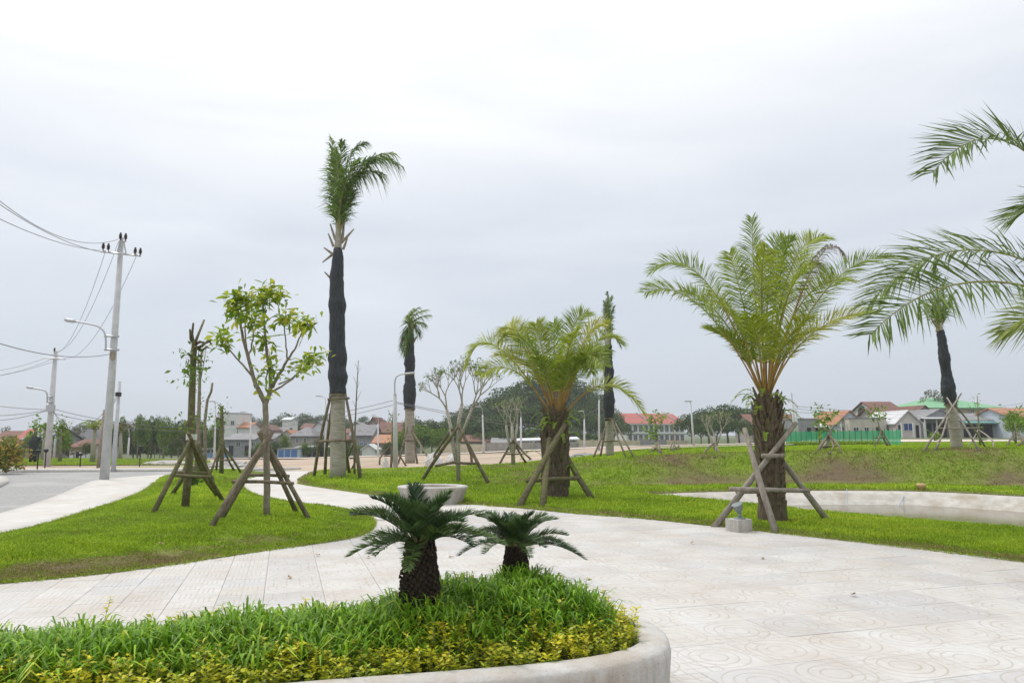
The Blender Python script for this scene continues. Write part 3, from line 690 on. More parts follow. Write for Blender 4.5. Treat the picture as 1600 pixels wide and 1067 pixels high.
# ---- date palms
def date_palm(label, base, trunk, crown, fronds, extra, mats, fl, leafL, leafW, scales=170, nl=52, flare=.12, seed=1, fernf=True, fern_label=''):
    """trunk: [(height, radius)]; fronds: list of (mid point, tip point, material slot list)"""
    random.seed(seed)
    t = thing('date_palm', label, 'palm tree', base, 'date palms propped with poles')
    n = 18; mb = MB(); vs, fs = [], []
    rows = 16; hs = [h for h, r_ in trunk]
    for i in range(rows + 1):
        h = hs[0] + (hs[-1] - hs[0]) * i / rows; r_ = float(np.interp(h, hs, [q for _, q in trunk]))
        for k in range(n):
            a = 2 * math.pi * k / n; rr = r_ * (1 + random.uniform(-.07, .07)); vs.append((rr * math.cos(a), rr * math.sin(a), h))
    for i in range(rows):
        for k in range(n): k2 = (k + 1) % n; fs.append((i * n + k, i * n + k2, (i + 1) * n + k2, (i + 1) * n + k))
    fs.append(tuple(rows * n + k for k in range(n))); mb.add(vs, fs); tr = mb.build('trunk', M['palm_fibre'], t, smooth=True)
    # old leaf bases: upright shards wrapped round the upper trunk
    mb = MB(); top = hs[-1]
    for k in range(scales):
        f = (k + .5) / scales; h = top * (.10 + .80 * f ** .8); a = k * 2.39996 + random.uniform(-.3, .3); r_ = float(np.interp(h, hs, [q for _, q in trunk]))
        L = random.uniform(.22, .46) * (.5 + .35 * f) * fl; w = random.uniform(.035, .075) * fl; out = flare * f ** 2 * random.uniform(.4, 1.5) * fl
        ca, sa = math.cos(a), math.sin(a); b0 = Vector((ca * r_ * .97, sa * r_ * .97, h)); tp = Vector((ca * (r_ + .02 + out), sa * (r_ + .02 + out), h + L)); s_ = Vector((-sa, ca, 0)) * w
        th = Vector((ca, sa, 0)) * .028 * fl
        mb.add([b0 - s_, b0 + s_, b0 + s_ * .8 + th, b0 - s_ * .8 + th, tp - s_ * .35, tp + s_ * .35, tp + s_ * .3 + th * .5, tp - s_ * .3 + th * .5],
               [(0, 1, 5, 4), (1, 2, 6, 5), (2, 3, 7, 6), (3, 0, 4, 7), (4, 5, 6, 7)])
    o = mb.build('leaf_bases', M['leaf_base'], tr); o['kind'] = 'stuff'
    B = Vector(base); cr = Vector(crown) - B
    for mid, tip, dry in fronds:
        a = Vector(tip) - B - cr; p0 = cr + Vector((a.x, a.y, 0)).normalized() * .05 * fl - Vector((0, 0, .25 * fl))
        me = frond_mesh('frond', bez(p0, Vector(mid) - B, Vector(tip) - B, 14), [M['petiole'], M['rachis'], DATE_DRY if dry else mats], nl, leafL * (.45 if dry else 1), leafW, .30, .022 * fl, ragged=.7 if dry else .12, droop=.9 if dry else .22, vee=.30, roll=(1 if a.x < 0 else -1) * random.uniform(.45, .95))
        link('frond', me, t)
    for az, el_, L, dr in extra:
        d = Vector((math.sin(az) * math.cos(el_), math.cos(az) * math.cos(el_), math.sin(el_))); hd = Vector((math.sin(az), math.cos(az), 0))
        p0 = cr + hd * .05 * fl - Vector((0, 0, .22 * fl)); tip = p0 + d * L + hd * dr * .4 * L - Vector((0, 0, dr * L * .55)); mid = p0 + d * L * .54
        link('frond', frond_mesh('frond', bez(p0, mid, tip, 14), [M['petiole'], M['rachis'], mats], nl, leafL, leafW, .30, .022 * fl), t)
    if fernf:
        ft = thing('fern', fern_label, 'fern', B + cr - Vector((0, 0, .42 * fl)))
        for k in range(22):
            a = k * 2.4 + random.uniform(-.4, .4); L = random.uniform(.22, .55) * fl; hd = Vector((math.cos(a), math.sin(a), 0)); r_ = trunk[-1][1] * .9
            zz = random.uniform(-.9, .25) * fl if k % 3 == 0 else random.uniform(-.15, .25) * fl; rr_ = float(np.interp(cr.z - .42 * fl + zz, hs, [q for _, q in trunk])) + .02
            p0 = hd * rr_ + Vector((0, 0, zz)); me = frond_mesh('frond', bez(p0, p0 + hd * L * .5 + Vector((0, 0, L * .32)), p0 + hd * L - Vector((0, 0, L * .05)), 8), [M['rachis'], M['rachis'], FERN], 18, .085 * fl, .022 * fl, .08, .006, ragged=.05)
            link('frond', me, ft)
    return t
def pxf(lst, d, dd):
    """frond middle and tip seen at these places, the tip dd metres nearer or farther"""
    out = []
    for (mu, mv), (tu, tv), off, *dry in lst: out.append((P(mu, mv, d + off * .45), P(tu, tv, d + off), bool(dry)))
    return out
bA = gpt(1207, 813); dA = bA.y
date_palm('large date palm beside the pond with a tall spreading green crown', bA, [(0, .27), (.25, .24), (.8, .235), (1.35, .23), (1.9, .20), (2.2, .14), (2.4, .09)], P(1195, 603, dA),
    pxf([((1181, 475), (1175, 341), .3), ((1101, 438), (1018, 424), .5), ((1096, 480), (1008, 458), -.7), ((1202, 438), (1225, 371), .8), ((1233, 427), (1290, 372), .5), ((1213, 447), (1238, 376), -.4),
         ((1275, 410), (1321, 408), .9, 1), ((1289, 455), (1386, 402), -.3), ((1261, 528), (1357, 487), -.6), ((1245, 425), (1286, 437), 1.2), ((1160, 470), (1140, 395), 1.0),
         ((1255, 470), (1330, 440), .9), ((1130, 500), (1070, 455), 1.1), ((1190, 460), (1196, 390), -1.3), ((1225, 480), (1262, 425), -1.5), ((1150, 505), (1100, 470), -1.4)], dA, 0),
    [(R(20), R(72), 1.9, .3), (R(-150), R(68), 1.9, .35), (R(150), R(66), 1.9, .35), (R(-40), R(62), 2.0, .3), (R(70), R(60), 2.0, .35), (R(-95), R(66), 1.8, .35)], DATE, 1.0, .58, .018, nl=112, seed=3, fern_label='bright green fern growing round the neck of the large date palm')
Z = Vector((0, 0, 1))
fa = [gpt(1117, 823), gpt(1212, 832), gpt(1292, 812)]
stake_prop('three thick poles crossed against the large date palm beside the pond', [P(1238, 668, dA - .35), P(1166, 678, dA - .42), P(1200, 690, dA + .36)], fa, [(P(1140, 764, dA - .5), P(1265, 767, dA - .5)), (P(1150, 768, dA + .42), P(1250, 765, dA + .45)), (P(1190, 712, dA - .42), P(1226, 711, dA - .42))], .055, 'stake_grey')
bB = gpt(868, 776); dB = bB.y
date_palm('yellowish date palm with mossy trunk on the lawn below the bank', bB, [(0, .36), (.5, .34), (1.2, .32), (1.65, .27), (2.0, .18), (2.25, .10)], P(870, 640, dB),
    pxf([((776, 541), (730, 573), .5), ((808, 582), (752, 586), -.8), ((812, 523), (784, 537), 1.0), ((848, 551), (838, 506), .6), ((866, 551), (865, 505), 1.0), ((890, 530), (917, 490), .3), ((909, 541), (944, 508), -.4),
         ((925, 540), (971, 538), .6), ((910, 560), (925, 583), -1.0), ((944, 601), (1004, 644), .3), ((820, 545), (795, 520), 1.2), ((840, 560), (810, 535), -1.2), ((885, 560), (900, 520), -1.4), ((900, 575), (950, 545), 1.1), ((905, 565), (945, 572), -1.2), ((830, 575), (775, 555), .8)], dB, 0),
    [(R(20), R(76), 2.2, .35), (R(-150), R(70), 2.1, .4), (R(150), R(68), 2.1, .4)], DATE, 1.25, .64, .022, nl=104, seed=5, scales=230, fern_label='small ferns growing on the mossy trunk of the yellowish date palm')
stake_prop('mossy leaning poles and cross rail bracing the yellowish date palm', [P(880, 668, dB - .5), P(858, 690, dB - .55), P(872, 690, dB + .3)], [gpt(812, 790), gpt(848, 790), gpt(925, 779)], [(P(822, 751, dB - .6), P(905, 747, dB - .6)), (P(826, 748, dB + .6), P(905, 746, dB + .55))], .075, 'bark_moss')
bC = G(1800, 9.0)
date_palm('near date palm whose long fronds reach over the pond', bC, [(0, .34), (.6, .32), (1.6, .31), (2.4, .28), (2.9, .2), (3.15, .13)], P(1800, 505, 9.0),
    pxf([((1612, 244), (1457, 270), -.3), ((1545, 392), (1360, 473), .4), ((1552, 440), (1358, 525), -.8), ((1700, 330), (1580, 345), .9), ((1780, 250), (1740, 60), .2), ((1900, 260), (2030, 120), .4), ((1960, 400), (2150, 400), -.3), ((1940, 480), (2100, 560), .5), ((1690, 470), (1570, 520), 1.3), ((1830, 300), (1850, 120), -.9)], 9.0, 0),
    [(R(180), R(45), 2.2, .5), (R(150), R(55), 2.2, .5), (R(-150), R(58), 2.0, .5), (R(0), R(60), 2.2, .5), (R(40), R(50), 2.2, .5), (R(200), R(70), 2.0, .4)], DATE_NEAR, 1.0, .80, .024, nl=100, seed=8, fern_label='fern growing on the near date palm over the pond')

# ---- tall palms wrapped in black shade cloth
def wrapped_palm(label, base, trunk_px, d, wrap, crown, fronds, leafL, leafW, stubs, group='tall palms wrapped in black shade cloth', nl=60, seed=2):
    """trunk_px: [(u, v, half width px)] from the ground up; wrap: (v top, v bottom)"""
    random.seed(seed); t = thing('wrapped_palm', label, 'palm tree', base, group); B = Vector(base); mpx = d / F
    pts = [(P(u, v, d) - B, w * mpx) for u, v, w in trunk_px]; pts[0] = (Vector((pts[0][0].x, 0, -.05)), pts[0][1])
    zs = [p.z for p, w in pts]
    def at(z): return Vector((float(np.interp(z, zs, [p.x for p, w in pts])), 0, z)), float(np.interp(z, zs, [w for p, w in pts]))
    mb = MB(); zz = np.linspace(zs[0], zs[-1], 26); mb.tube([at(z)[0] for z in zz], [at(z)[1] for z in zz], 14, jit=.025); tr = mb.build('trunk', M['palm_ring'], t, smooth=True)
    z1, z0 = (P(crown[0], wrap[0], d) - B).z, (P(crown[0], wrap[1], d) - B).z
    mb = MB(); zz = np.linspace(z0, z1, 34); knots = [z0 + (z1 - z0) * f for f in (.10, .22, .58)]
    rad = []
    for z in zz:
        c, w = at(z); r_ = w * 1.10 + .02
        for kz in knots: r_ *= 1 + .24 * math.exp(-((z - kz - .012 * d * .35) / (.010 * d)) ** 2) - .10 * math.exp(-((z - kz + .010 * d * .4) / (.008 * d)) ** 2)
        rad.append(r_ * (1 - .12 * max(0, (z - z1 + .3) / .3)))
    mb.tube([at(z)[0] + Vector((random.gauss(0, .008), random.gauss(0, .008), 0)) * d * .04 for z in zz], rad, 16, jit=.035); mb.build('cloth_wrap', M['cloth'], t, smooth=True)
    mb = MB()
    c, w = at(z0 + .03); mb.tube([c + Vector((0, 0, -.03)), c + Vector((0, 0, .03))], w * 1.2 + .02, 12); mb.build('tie_rope', M['stake'], t)
    cr = P(crown[0], crown[1], d) - B
    for k, (u, v, u2, v2) in enumerate(stubs):
        mb = MB(B); off = random.uniform(-.1, .1); mb.tube([P(u, v, d + off * .3), P((u + u2) / 2, (v + v2) / 2 , d + off), P(u2, v2, d + off * 2)], [.06 * d / 29, .05 * d / 29, .025 * d / 29], 6); mb.build('leaf_stub', M['dry_petiole'], t)
    for (mu, mv), (tu, tv), off, *kw in fronds:
        kw = kw[0] if kw else {}
        p0 = cr + Vector((random.uniform(-.08, .08), random.uniform(-.08, .08), -.2))
        me = frond_mesh('frond', bez(p0, P(mu, mv, d + off * .5) - B, P(tu, tv, d + off) - B, 12), [M['rachis'], M['rachis'], ROYAL], nl, leafL, leafW, .16, .035 * d / 29, forward=.75, vee=.05, droop=kw.get('droop', .75), ragged=.3)
        link('frond', me, t)
    return t
b1 = gpt(528, 746); d1 = b1.y
wrapped_palm('tallest palm, pale ringed trunk wrapped in black cloth, by the curving path', b1, [(528, 746, 12.5), (528, 700, 11.5), (528, 625, 11), (527, 500, 10.5), (526, 430, 9), (528, 405, 7.5), (528, 385, 5.5), (530, 345, 3.5)], d1, (388, 618), (528, 372),
    [((526, 285), (517, 216), .3), ((530, 280), (535, 222), -.3), ((540, 265), (570, 224), .2), ((560, 262), (626, 258), -.2, {'droop': 1.0}), ((558, 270), (615, 240), .4, {'droop': 1.0}), ((548, 285), (600, 272), .6, {'droop': 1.1}), ((524, 300), (521, 240), .7), ((536, 300), (560, 250), -.7), ((545, 300), (585, 250), .1), ((530, 300), (524, 235), -.5), ((540, 330), (552, 300), .5)],
    .95, .045, [(523, 395, 504, 410), (524, 400, 506, 387), (522, 440, 507, 425), (533, 380, 553, 358), (531, 360, 540, 340), (524, 375, 516, 350), (535, 375, 538, 345), (527, 370, 530, 335), (521, 385, 513, 365), (536, 390, 543, 372)], nl=72)
stake_prop('slender poles and rails bracing the tallest cloth wrapped palm', [P(516, 622, d1 - .3), P(541, 622, d1 - .3), P(521, 622, d1 + .3), P(535, 622, d1 + .3)], [gpt(491, 744), gpt(563, 748), gpt(508, 741), gpt(546, 739)], [(P(497, 690, d1 - .35), P(556, 688, d1 - .35)), (P(512, 624, d1 - .33), P(546, 622, d1 - .33)), (P(503, 689, d1 + .4), P(552, 690, d1 + .4))], .055)
b2 = gpt(641, 723); d2 = b2.y
wrapped_palm('slim wrapped palm with tuft bent to one side, by the lamp pole', b2, [(641, 723, 8), (640, 640, 7.2), (640, 560, 6), (641, 520, 5), (643, 505, 4)], d2, (522, 640), (643, 512),
    [((645, 495), (668, 484), .2), ((640, 495), (655, 480), -.3), ((648, 500), (672, 492), .3), ((636, 515), (630, 545), .2), ((640, 500), (645, 483), .4), ((634, 520), (633, 552), -.3), ((650, 505), (663, 505), -.2), ((646, 510), (655, 520), .3), ((638, 505), (640, 535), -.4)], .62, .05, [(642, 540, 652, 525), (640, 535, 634, 520)], seed=4, nl=30)
stake_prop('slender poles bracing the slim wrapped palm by the lamp pole', [P(636, 668, d2 - .2), P(646, 668, d2 - .2), P(640, 668, d2 + .2)], [gpt(622, 725), gpt(652, 724), gpt(676, 726)], [(P(632, 688, d2 - .25), P(650, 688, d2 - .25))], .05)
b3 = G(953, 29.6); d3 = 29.6
wrapped_palm('slim wrapped palm with upright narrow tuft on the bank before the school', b3, [(953, 717, 6.5), (952, 660, 6), (951, 600, 5.6), (950, 540, 5), (950, 520, 4)], d3, (538, 655), (951, 530),
    [((950, 490), (949, 456), .1), ((953, 490), (956, 462), .3), ((947, 500), (944, 470), -.3), ((955, 500), (960, 478), .2), ((949, 500), (951, 470), -.4), ((945, 525), (928, 505), .3), ((957, 525), (970, 540), -.2)], .34, .04, [(953, 530, 957, 512), (948, 530, 945, 515)], seed=6, nl=34)
stake_prop('long thin poles bracing the slim wrapped palm before the school', [P(950, 660, d3 - .2), P(956, 655, d3 - .2), P(957, 652, d3), P(948, 660, d3 + .2)], [gpt(927, 716), gpt(978, 714), gpt(991, 715), gpt(938, 713)], [(P(941, 690, d3 - .2), P(968, 689, d3 - .2))], .035)
b4 = G(1495, 27.5); d4 = 27.5
wrapped_palm('leaning wrapped palm with white painted foot before the shop houses', b4, [(1496, 703, 8.5), (1490, 660, 8), (1484, 625, 7), (1477, 570, 6), (1470, 520, 5), (1467, 505, 4)], d4, (516, 634), (1467, 510),
    [((1462, 480), (1450, 440), .2), ((1470, 475), (1478, 435), .3), ((1465, 470), (1462, 420), -.3), ((1475, 485), (1492, 455), .2), ((1458, 490), (1440, 470), -.2), ((1470, 490), (1482, 478), .5)], .7, .045, [(1468, 512, 1478, 495), (1465, 512, 1455, 498), (1470, 508, 1475, 490)], seed=9, nl=34)
stake_prop('long bamboo poles crossed round the leaning wrapped palm', [P(1500, 618, d4 - .3), P(1482, 625, d4 - .3), P(1484, 640, d4 + .3), P(1492, 632, d4 - .2)], [gpt(1443, 706), gpt(1530, 705), gpt(1461, 703), gpt(1540, 699)], [(P(1462, 669, d4 - .3), P(1528, 668, d4 - .3))], .035, 'stake_grey')

# ---- cycads
def cycad(label, base, r, h, fl, n, seed, spread=1.0):
    random.seed(seed); t = thing('cycad', label, 'cycad', base)
    mb = MB(); rows, k_ = 10, 16; vs, fs = [], []
    for i in range(rows + 1):
        f = i / rows; rr = r * (1.02 + .12 * math.sin(math.pi * min(1, f * 1.15)) - .30 * max(0, f - .6) / .4)
        for k in range(k_): a = 2 * math.pi * k / k_; q = rr * (1 + random.uniform(-.05, .05)); vs.append((q * math.cos(a), q * math.sin(a), h * f))
    for i in range(rows):
        for k in range(k_): k2 = (k + 1) % k_; fs.append((i * k_ + k, i * k_ + k2, (i + 1) * k_ + k2, (i + 1) * k_ + k))
    fs.append(tuple(rows * k_ + k for k in range(k_))); mb.add(vs, fs); tr = mb.build('trunk', M['cycad_bark'], t, smooth=True)
    mb = MB()
    for k in range(420):
        f = (k + .5) / 420; z = h * (f * 1.02 - .02); a = k * 2.39996; rr = r * (1.02 + .12 * math.sin(math.pi * min(1, f * 1.15)) - .30 * max(0, f - .6) / .4)
        ca, sa = math.cos(a), math.sin(a); o_ = random.uniform(.006, .026) * r / .12; w = r * .13; L = r * random.uniform(.16, .34) * (1 + .9 * max(0, f - .75) * 4)
        b0 = Vector((ca * rr * .96, sa * rr * .96, z)); s_ = Vector((-sa, ca, 0)) * w; o3 = Vector((ca, sa, 0)); tp = b0 + o3 * (o_ + .012) + Vector((0, 0, L))
        lo = b0 + o3 * (o_ + .016) + Vector((0, 0, L * .15))
        mb.add([b0 - s_, b0 + s_, tp + s_ * .4, tp - s_ * .4, lo - s_ * .8, lo + s_ * .8], [(0, 1, 5, 4), (4, 5, 2, 3), (0, 4, 3), (1, 2, 5), (3, 2, 1, 0)])
    o = mb.build('bark_scales', M['cycad_bark'], tr); o['kind'] = 'stuff'
    for k in range(n):
        a = k * 2.39996 + random.uniform(-.25, .25); f = (k + .5) / n; el_ = R(6 + 72 * f) + random.uniform(-.2, .2); L = fl * random.uniform(.72, 1.15) * (1 - .12 * f)
        hd = Vector((math.cos(a), math.sin(a), 0)) ; p0 = hd * r * .35 + Vector((0, 0, h * .98))
        d = hd * math.cos(el_) * spread + Vector((0, 0, math.sin(el_))); mid = p0 + d * L * .52; tip = p0 + d * L * .98 + hd * .10 * L - Vector((0, 0, L * (.30 - .12 * f)))
        me = frond_mesh('frond', bez(p0, mid, tip, 12), [M['rachis'], CYC, CYC], 84, .112 * fl / .45, .0075 * fl / .45, .14, .007, forward=.62, vee=.42, droop=.03, ragged=.02)
        link('frond', me, t)
    return t
cyA = P(655, 945, 4.75); cyA.z = .45
cycad('larger cycad with thick dark trunk in the curved planter', cyA, .092, P(655, 848, 4.75).z - .45, .46, 31, 11)
cyB = P(806, 890, 5.45); cyB.z = .50
cycad('smaller cycad near the rounded end of the planter', cyB, .07, P(806, 855, 5.45).z - .50, .40, 27, 12)

# ---- grass and golden hedge in the planter
LILY = leaf('planter_blade', [(0, (.095, .22, .016)), (.45, (.19, .37, .022)), (.8, (.31, .50, .03)), (1, (.50, .56, .07))], .38, .42, attr='tint', jitter=.3)
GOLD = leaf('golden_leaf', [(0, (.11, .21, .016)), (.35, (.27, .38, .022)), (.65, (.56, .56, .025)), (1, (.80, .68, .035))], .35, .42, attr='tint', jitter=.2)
def in_pts(poly, n, dmin=0, dmax=9):
    xs = [p[0] for p in poly]; ys = [p[1] for p in poly]; k = n * 6
    x = rng.uniform(min(xs), max(xs), k); y = rng.uniform(min(ys), max(ys), k); ok = poly_in(poly, x, y); x, y = x[ok], y[ok]
    d = poly_dist(poly, x, y); ok = (d > dmin) & (d < dmax); return x[ok][:n], y[ok][:n]
def planter_grass():
    x, y = in_pts(PL_IN, 17000, .16); n = len(x); d = poly_dist(PL_IN, x, y); keep = rng.random(n) < np.clip((d - .1) / .25, .15, 1); x, y = x[keep], y[keep]; n = len(x)
    z = soil_z(x, y); cl = .75 + .5 * (np.sin(x * 6.1 + 2 * np.sin(y * 4)) * np.sin(y * 7.3 + np.sin(x * 5)) * .5 + .5)
    L = rng.uniform(.12, .30, n) * cl; W = rng.uniform(.009, .017, n); th = rng.uniform(0, 2 * np.pi, n); lean = rng.uniform(.25, 1.0, n)
    dx, dy = np.cos(th), np.sin(th); side = np.stack([-dy, dx, 0 * dx], 1) * W[:, None] / 2
    b = np.stack([x, y, z - .01], 1); dirh = np.stack([dx, dy, 0 * dx], 1); up = np.array([[0, 0, 1.0]])
    p1 = b + dirh * (L * lean * .18)[:, None] + up * (L * .42)[:, None]; p2 = b + dirh * (L * lean * .52)[:, None] + up * (L * (.78 - .15 * lean))[:, None]; p3 = b + dirh * (L * lean * .95)[:, None] + up * (L * (.92 - .50 * lean))[:, None]
    V = np.stack([b - side * .6, b + side * .6, p1 + side, p1 - side, p2 + side * .85, p2 - side * .85, p3], 1).reshape(-1, 3); i = np.arange(n)[:, None] * 7
    T = np.concatenate([i + [[0, 1, 2]], i + [[0, 2, 3]], i + [[3, 2, 4]], i + [[3, 4, 5]], i + [[5, 4, 6]]], 0)
    tint = np.clip(.45 + rng.normal(0, .22, n) - .15 * np.clip((x + .3) / .8, 0, 1), 0, 1)
    o = link('planter_grass', np_mesh('planter_grass', V, tris=T, mats=[LILY], attr={'tint': np.repeat(tint, 7)})); tag(o, 'lush long bladed green grass filling the curved planter', 'grass', kind='stuff')
planter_grass()
def hedge():
    x, y = in_pts(PL_IN, 12000, .0, .40); d = poly_dist(PL_IN, x, y); keep = rng.random(len(x)) < (1 - sm((d - .22) / .20)) * (.35 + .65 * sm(d / .05)); x, y, d = x[keep], y[keep], d[keep]
    cl = np.sin(x * 9 + 2 * np.sin(y * 6)) * np.sin(y * 11 + np.sin(x * 8)) * .5 + .5; keep = rng.random(len(x)) < .35 + .65 * cl; x, y, d, cl = x[keep][:3600], y[keep][:3600], d[keep][:3600], cl[keep][:3600]
    Vs, tint, st = [], [], MB(); z0 = soil_z(x, y)
    for i in range(len(x)):
        h = (.07 + .11 * cl[i] * random.random() + .05 * random.random()) * (1.0 if random.random() < .96 else 1.5); a = random.uniform(0, 6.28); ln = random.uniform(0, .5) * h
        b = np.array([x[i], y[i], z0[i] - .01]); tp = b + np.array([math.cos(a) * ln, math.sin(a) * ln, h]); m_ = int(4 + h * 38)
        st.tube([b, tp], [.0022, .0012], 3, cap=False)
        for k in range(m_):
            f = .2 + .8 * (k + .5) / m_; c = b + (tp - b) * f
            for s_ in (0, math.pi):
                th = k * 1.57 + a + s_ + random.gauss(0, .3); e_ = random.uniform(.1, .75); dv = np.array([math.cos(th) * math.cos(e_), math.sin(th) * math.cos(e_), math.sin(e_)])
                sdv = np.array([-math.sin(th), math.cos(th), 0]); sdv = sdv * math.cos(.4) + np.cross(dv, sdv) * random.gauss(0, .4); L = random.uniform(.024, .044); W = L * .52
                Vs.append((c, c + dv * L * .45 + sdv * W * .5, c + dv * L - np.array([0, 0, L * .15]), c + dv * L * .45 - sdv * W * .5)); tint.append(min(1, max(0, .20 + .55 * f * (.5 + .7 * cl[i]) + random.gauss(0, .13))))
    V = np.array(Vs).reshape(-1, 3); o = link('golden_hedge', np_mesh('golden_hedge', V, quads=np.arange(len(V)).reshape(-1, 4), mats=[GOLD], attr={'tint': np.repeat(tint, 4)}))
    tag(o, 'low golden leaved hedge along the planter rim', 'hedge', kind='stuff')
    so = st.build('hedge_stems', M['bark']); so.parent = o; so['kind'] = 'stuff'
hedge()

# ------------------------------------------------------------------ broad-leaved trees with props
BRIGHT = leaf('bright_leaf', [(0, (.16, .29, .02)), (.5, (.28, .40, .024)), (.8, (.44, .50, .03)), (1, (.56, .50, .07))], .42, .4, rand='object', jitter=0)
MIDLEAF = leaf('mid_leaf', [(0, (.07, .15, .015)), (.5, (.12, .22, .02)), (1, (.22, .31, .035))], .4, .45)
def px_path(pts, d, B, offs=None):
    return [P(u, v, d + (offs[i] if offs else 0)) - B for i, (u, v) in enumerate(pts)]
def leaf_mesh():
    # obovate leaf, folded along the midrib and bent down, length 1
    vs, fs = [], []
    for i, (x, w) in enumerate([(0, .02), (.25, .11), (.55, .18), (.82, .14), (1.0, .01)]):
        z = -.22 * x * x; vs += [(x, -w, z + w * .35), (x, 0, z), (x, w, z + w * .35)]
    for i in range(4): fs += [(i * 3, i * 3 + 1, i * 3 + 4, i * 3 + 3), (i * 3 + 1, i * 3 + 2, i * 3 + 5, i * 3 + 4)]
    me = bpy.data.meshes.new('leaf'); me.from_pydata(vs, [], fs); me.materials.append(BRIGHT); return me
LEAFM = leaf_mesh()
random.seed(21)
bT = gpt(417, 807); dT = bT.y
tt = thing('young_tree', 'young broad leaved tree with sparse bright leaf tufts and forked trunk', 'tree', bT)
mb = MB(); k_ = dT / F
def limb(pts, r0, r1, offs=None):
    p = px_path(pts, dT, bT, offs); n = len(p); q = []
    for i in range(n - 1):
        for s_ in range(4): q.append(p[i].lerp(p[i + 1], s_ / 4) + Vector((random.gauss(0, .006), random.gauss(0, .006), 0)))
    q.append(p[-1]); mb = MB(); mb.tube(q, [r0 + (r1 - r0) * i / (len(q) - 1) for i in range(len(q))], 7); mb.build('trunk' if r0 > .06 else 'branch', M['bark'], tt, smooth=True)
limb([(417, 812), (417, 720), (415, 660), (414, 626)], .061, .05)
limb([(414, 630), (400, 600), (385, 550), (376, 510), (371, 478)], .045, .014, [0, -.1, -.2, -.3, -.35])
limb([(394, 588), (375, 565), (362, 552), (351, 536)], .022, .01, [-.1, .1, .2, .3])
limb([(388, 560), (396, 530), (396, 508)], .018, .009, [-.15, -.4, -.5])
limb([(385, 550), (383, 515), (384, 492)], .018, .009, [-.2, .1, .3])
limb([(415, 632), (424, 606), (419, 566), (414, 520), (411, 478), (420, 458)], .042, .011, [0, .1, .2, .2, .1, 0])
limb([(425, 605), (440, 578), (450, 562), (463, 540), (471, 520)], .032, .011, [.1, 0, -.1, -.2, -.3])
limb([(449, 563), (447, 535), (444, 510)], .017, .009, [-.1, .1, .2])
limb([(419, 615), (440, 604), (461, 588), (474, 575), (486, 568)], .022, .009, [0, .3, .5, .6, .7])
limb([(436, 600), (455, 592), (468, 580)], .014, .008, [.2, .1, 0])
limb([(420, 575), (416, 590), (418, 578)], .012, .007, [.2, 0, -.1])
CL = [(371, 468, -.35, 22), (362, 482, -.2, 10), (384, 466, -.3, 16), (375, 490, -.4, 9), (351, 532, .3, 13), (345, 522, .35, 6), (396, 503, -.5, 18), (384, 490, .3, 10), (414, 530, .2, 12), (412, 465, .1, 12), (422, 456, 0, 20), (434, 462, 0, 8), (444, 500, .2, 15), (457, 494, 0, 9), (472, 510, -.3, 16), (482, 504, -.3, 7), (486, 565, .7, 18), (496, 558, .7, 7), (469, 577, 0, 13), (418, 578, -.1, 11), (414, 604, -.1, 5), (421, 556, .2, 6), (405, 480, .1, 8)]
for u, v, off, n in CL:
    c = P(u, v, dT + off) - bT
    for k in range(n):
        o = link('leaf', LEAFM, tt); a = k * 2.4 + random.uniform(-.5, .5); e_ = random.uniform(-.55, .75); s_ = random.uniform(.17, .27)
        o.location = c + Vector((random.gauss(0, .07), random.gauss(0, .07), random.gauss(0, .06))); o.rotation_euler = (random.gauss(0, .4), -e_, a); o.scale = (s_, s_ * random.uniform(.8, 1.1), s_)
c = []
for u, v, off, n in CL: c += [P(u, v, dT + off) - bT] * n
c = np.array([tuple(q) for q in c]); c = np.repeat(c, 2, 0); k = len(c); c = c + rng.normal(size=(k, 3)) * np.array([.10, .10, .08]); dv = rand_dirs(k, .05); sd2 = unit(np.cross(dv, rng.normal(size=(k, 3)) * .4 + np.array([0, 0, 1.0]))); L = rng.uniform(.13, .23, k)
V, q = leaf_arrays(c, dv, sd2, L, L * .36, .2, .6); BRIGHT2 = leaf('bright_leaf_small', [(0, (.16, .29, .02)), (.5, (.28, .40, .024)), (.8, (.42, .48, .03)), (1, (.52, .48, .07))], .42, .4)
o = link('leaf_tufts', np_mesh('leaf_tufts', V, quads=q, mats=[BRIGHT2]), tt); o['kind'] = 'stuff'
stake_prop('tripod of paired mossy poles with one rail round the young bright leaved tree', [P(413, 692, dT - .1), P(417, 690, dT - .12), P(414, 688, dT + .1), P(411, 690, dT + .08)], [gpt(331, 822), gpt(345, 812), gpt(482, 810), gpt(463, 800)], [(P(363, 752, dT - .22), P(459, 755, dT - .22)), (P(380, 742, dT + .5), P(452, 744, dT + .45))], .042, over=.2)

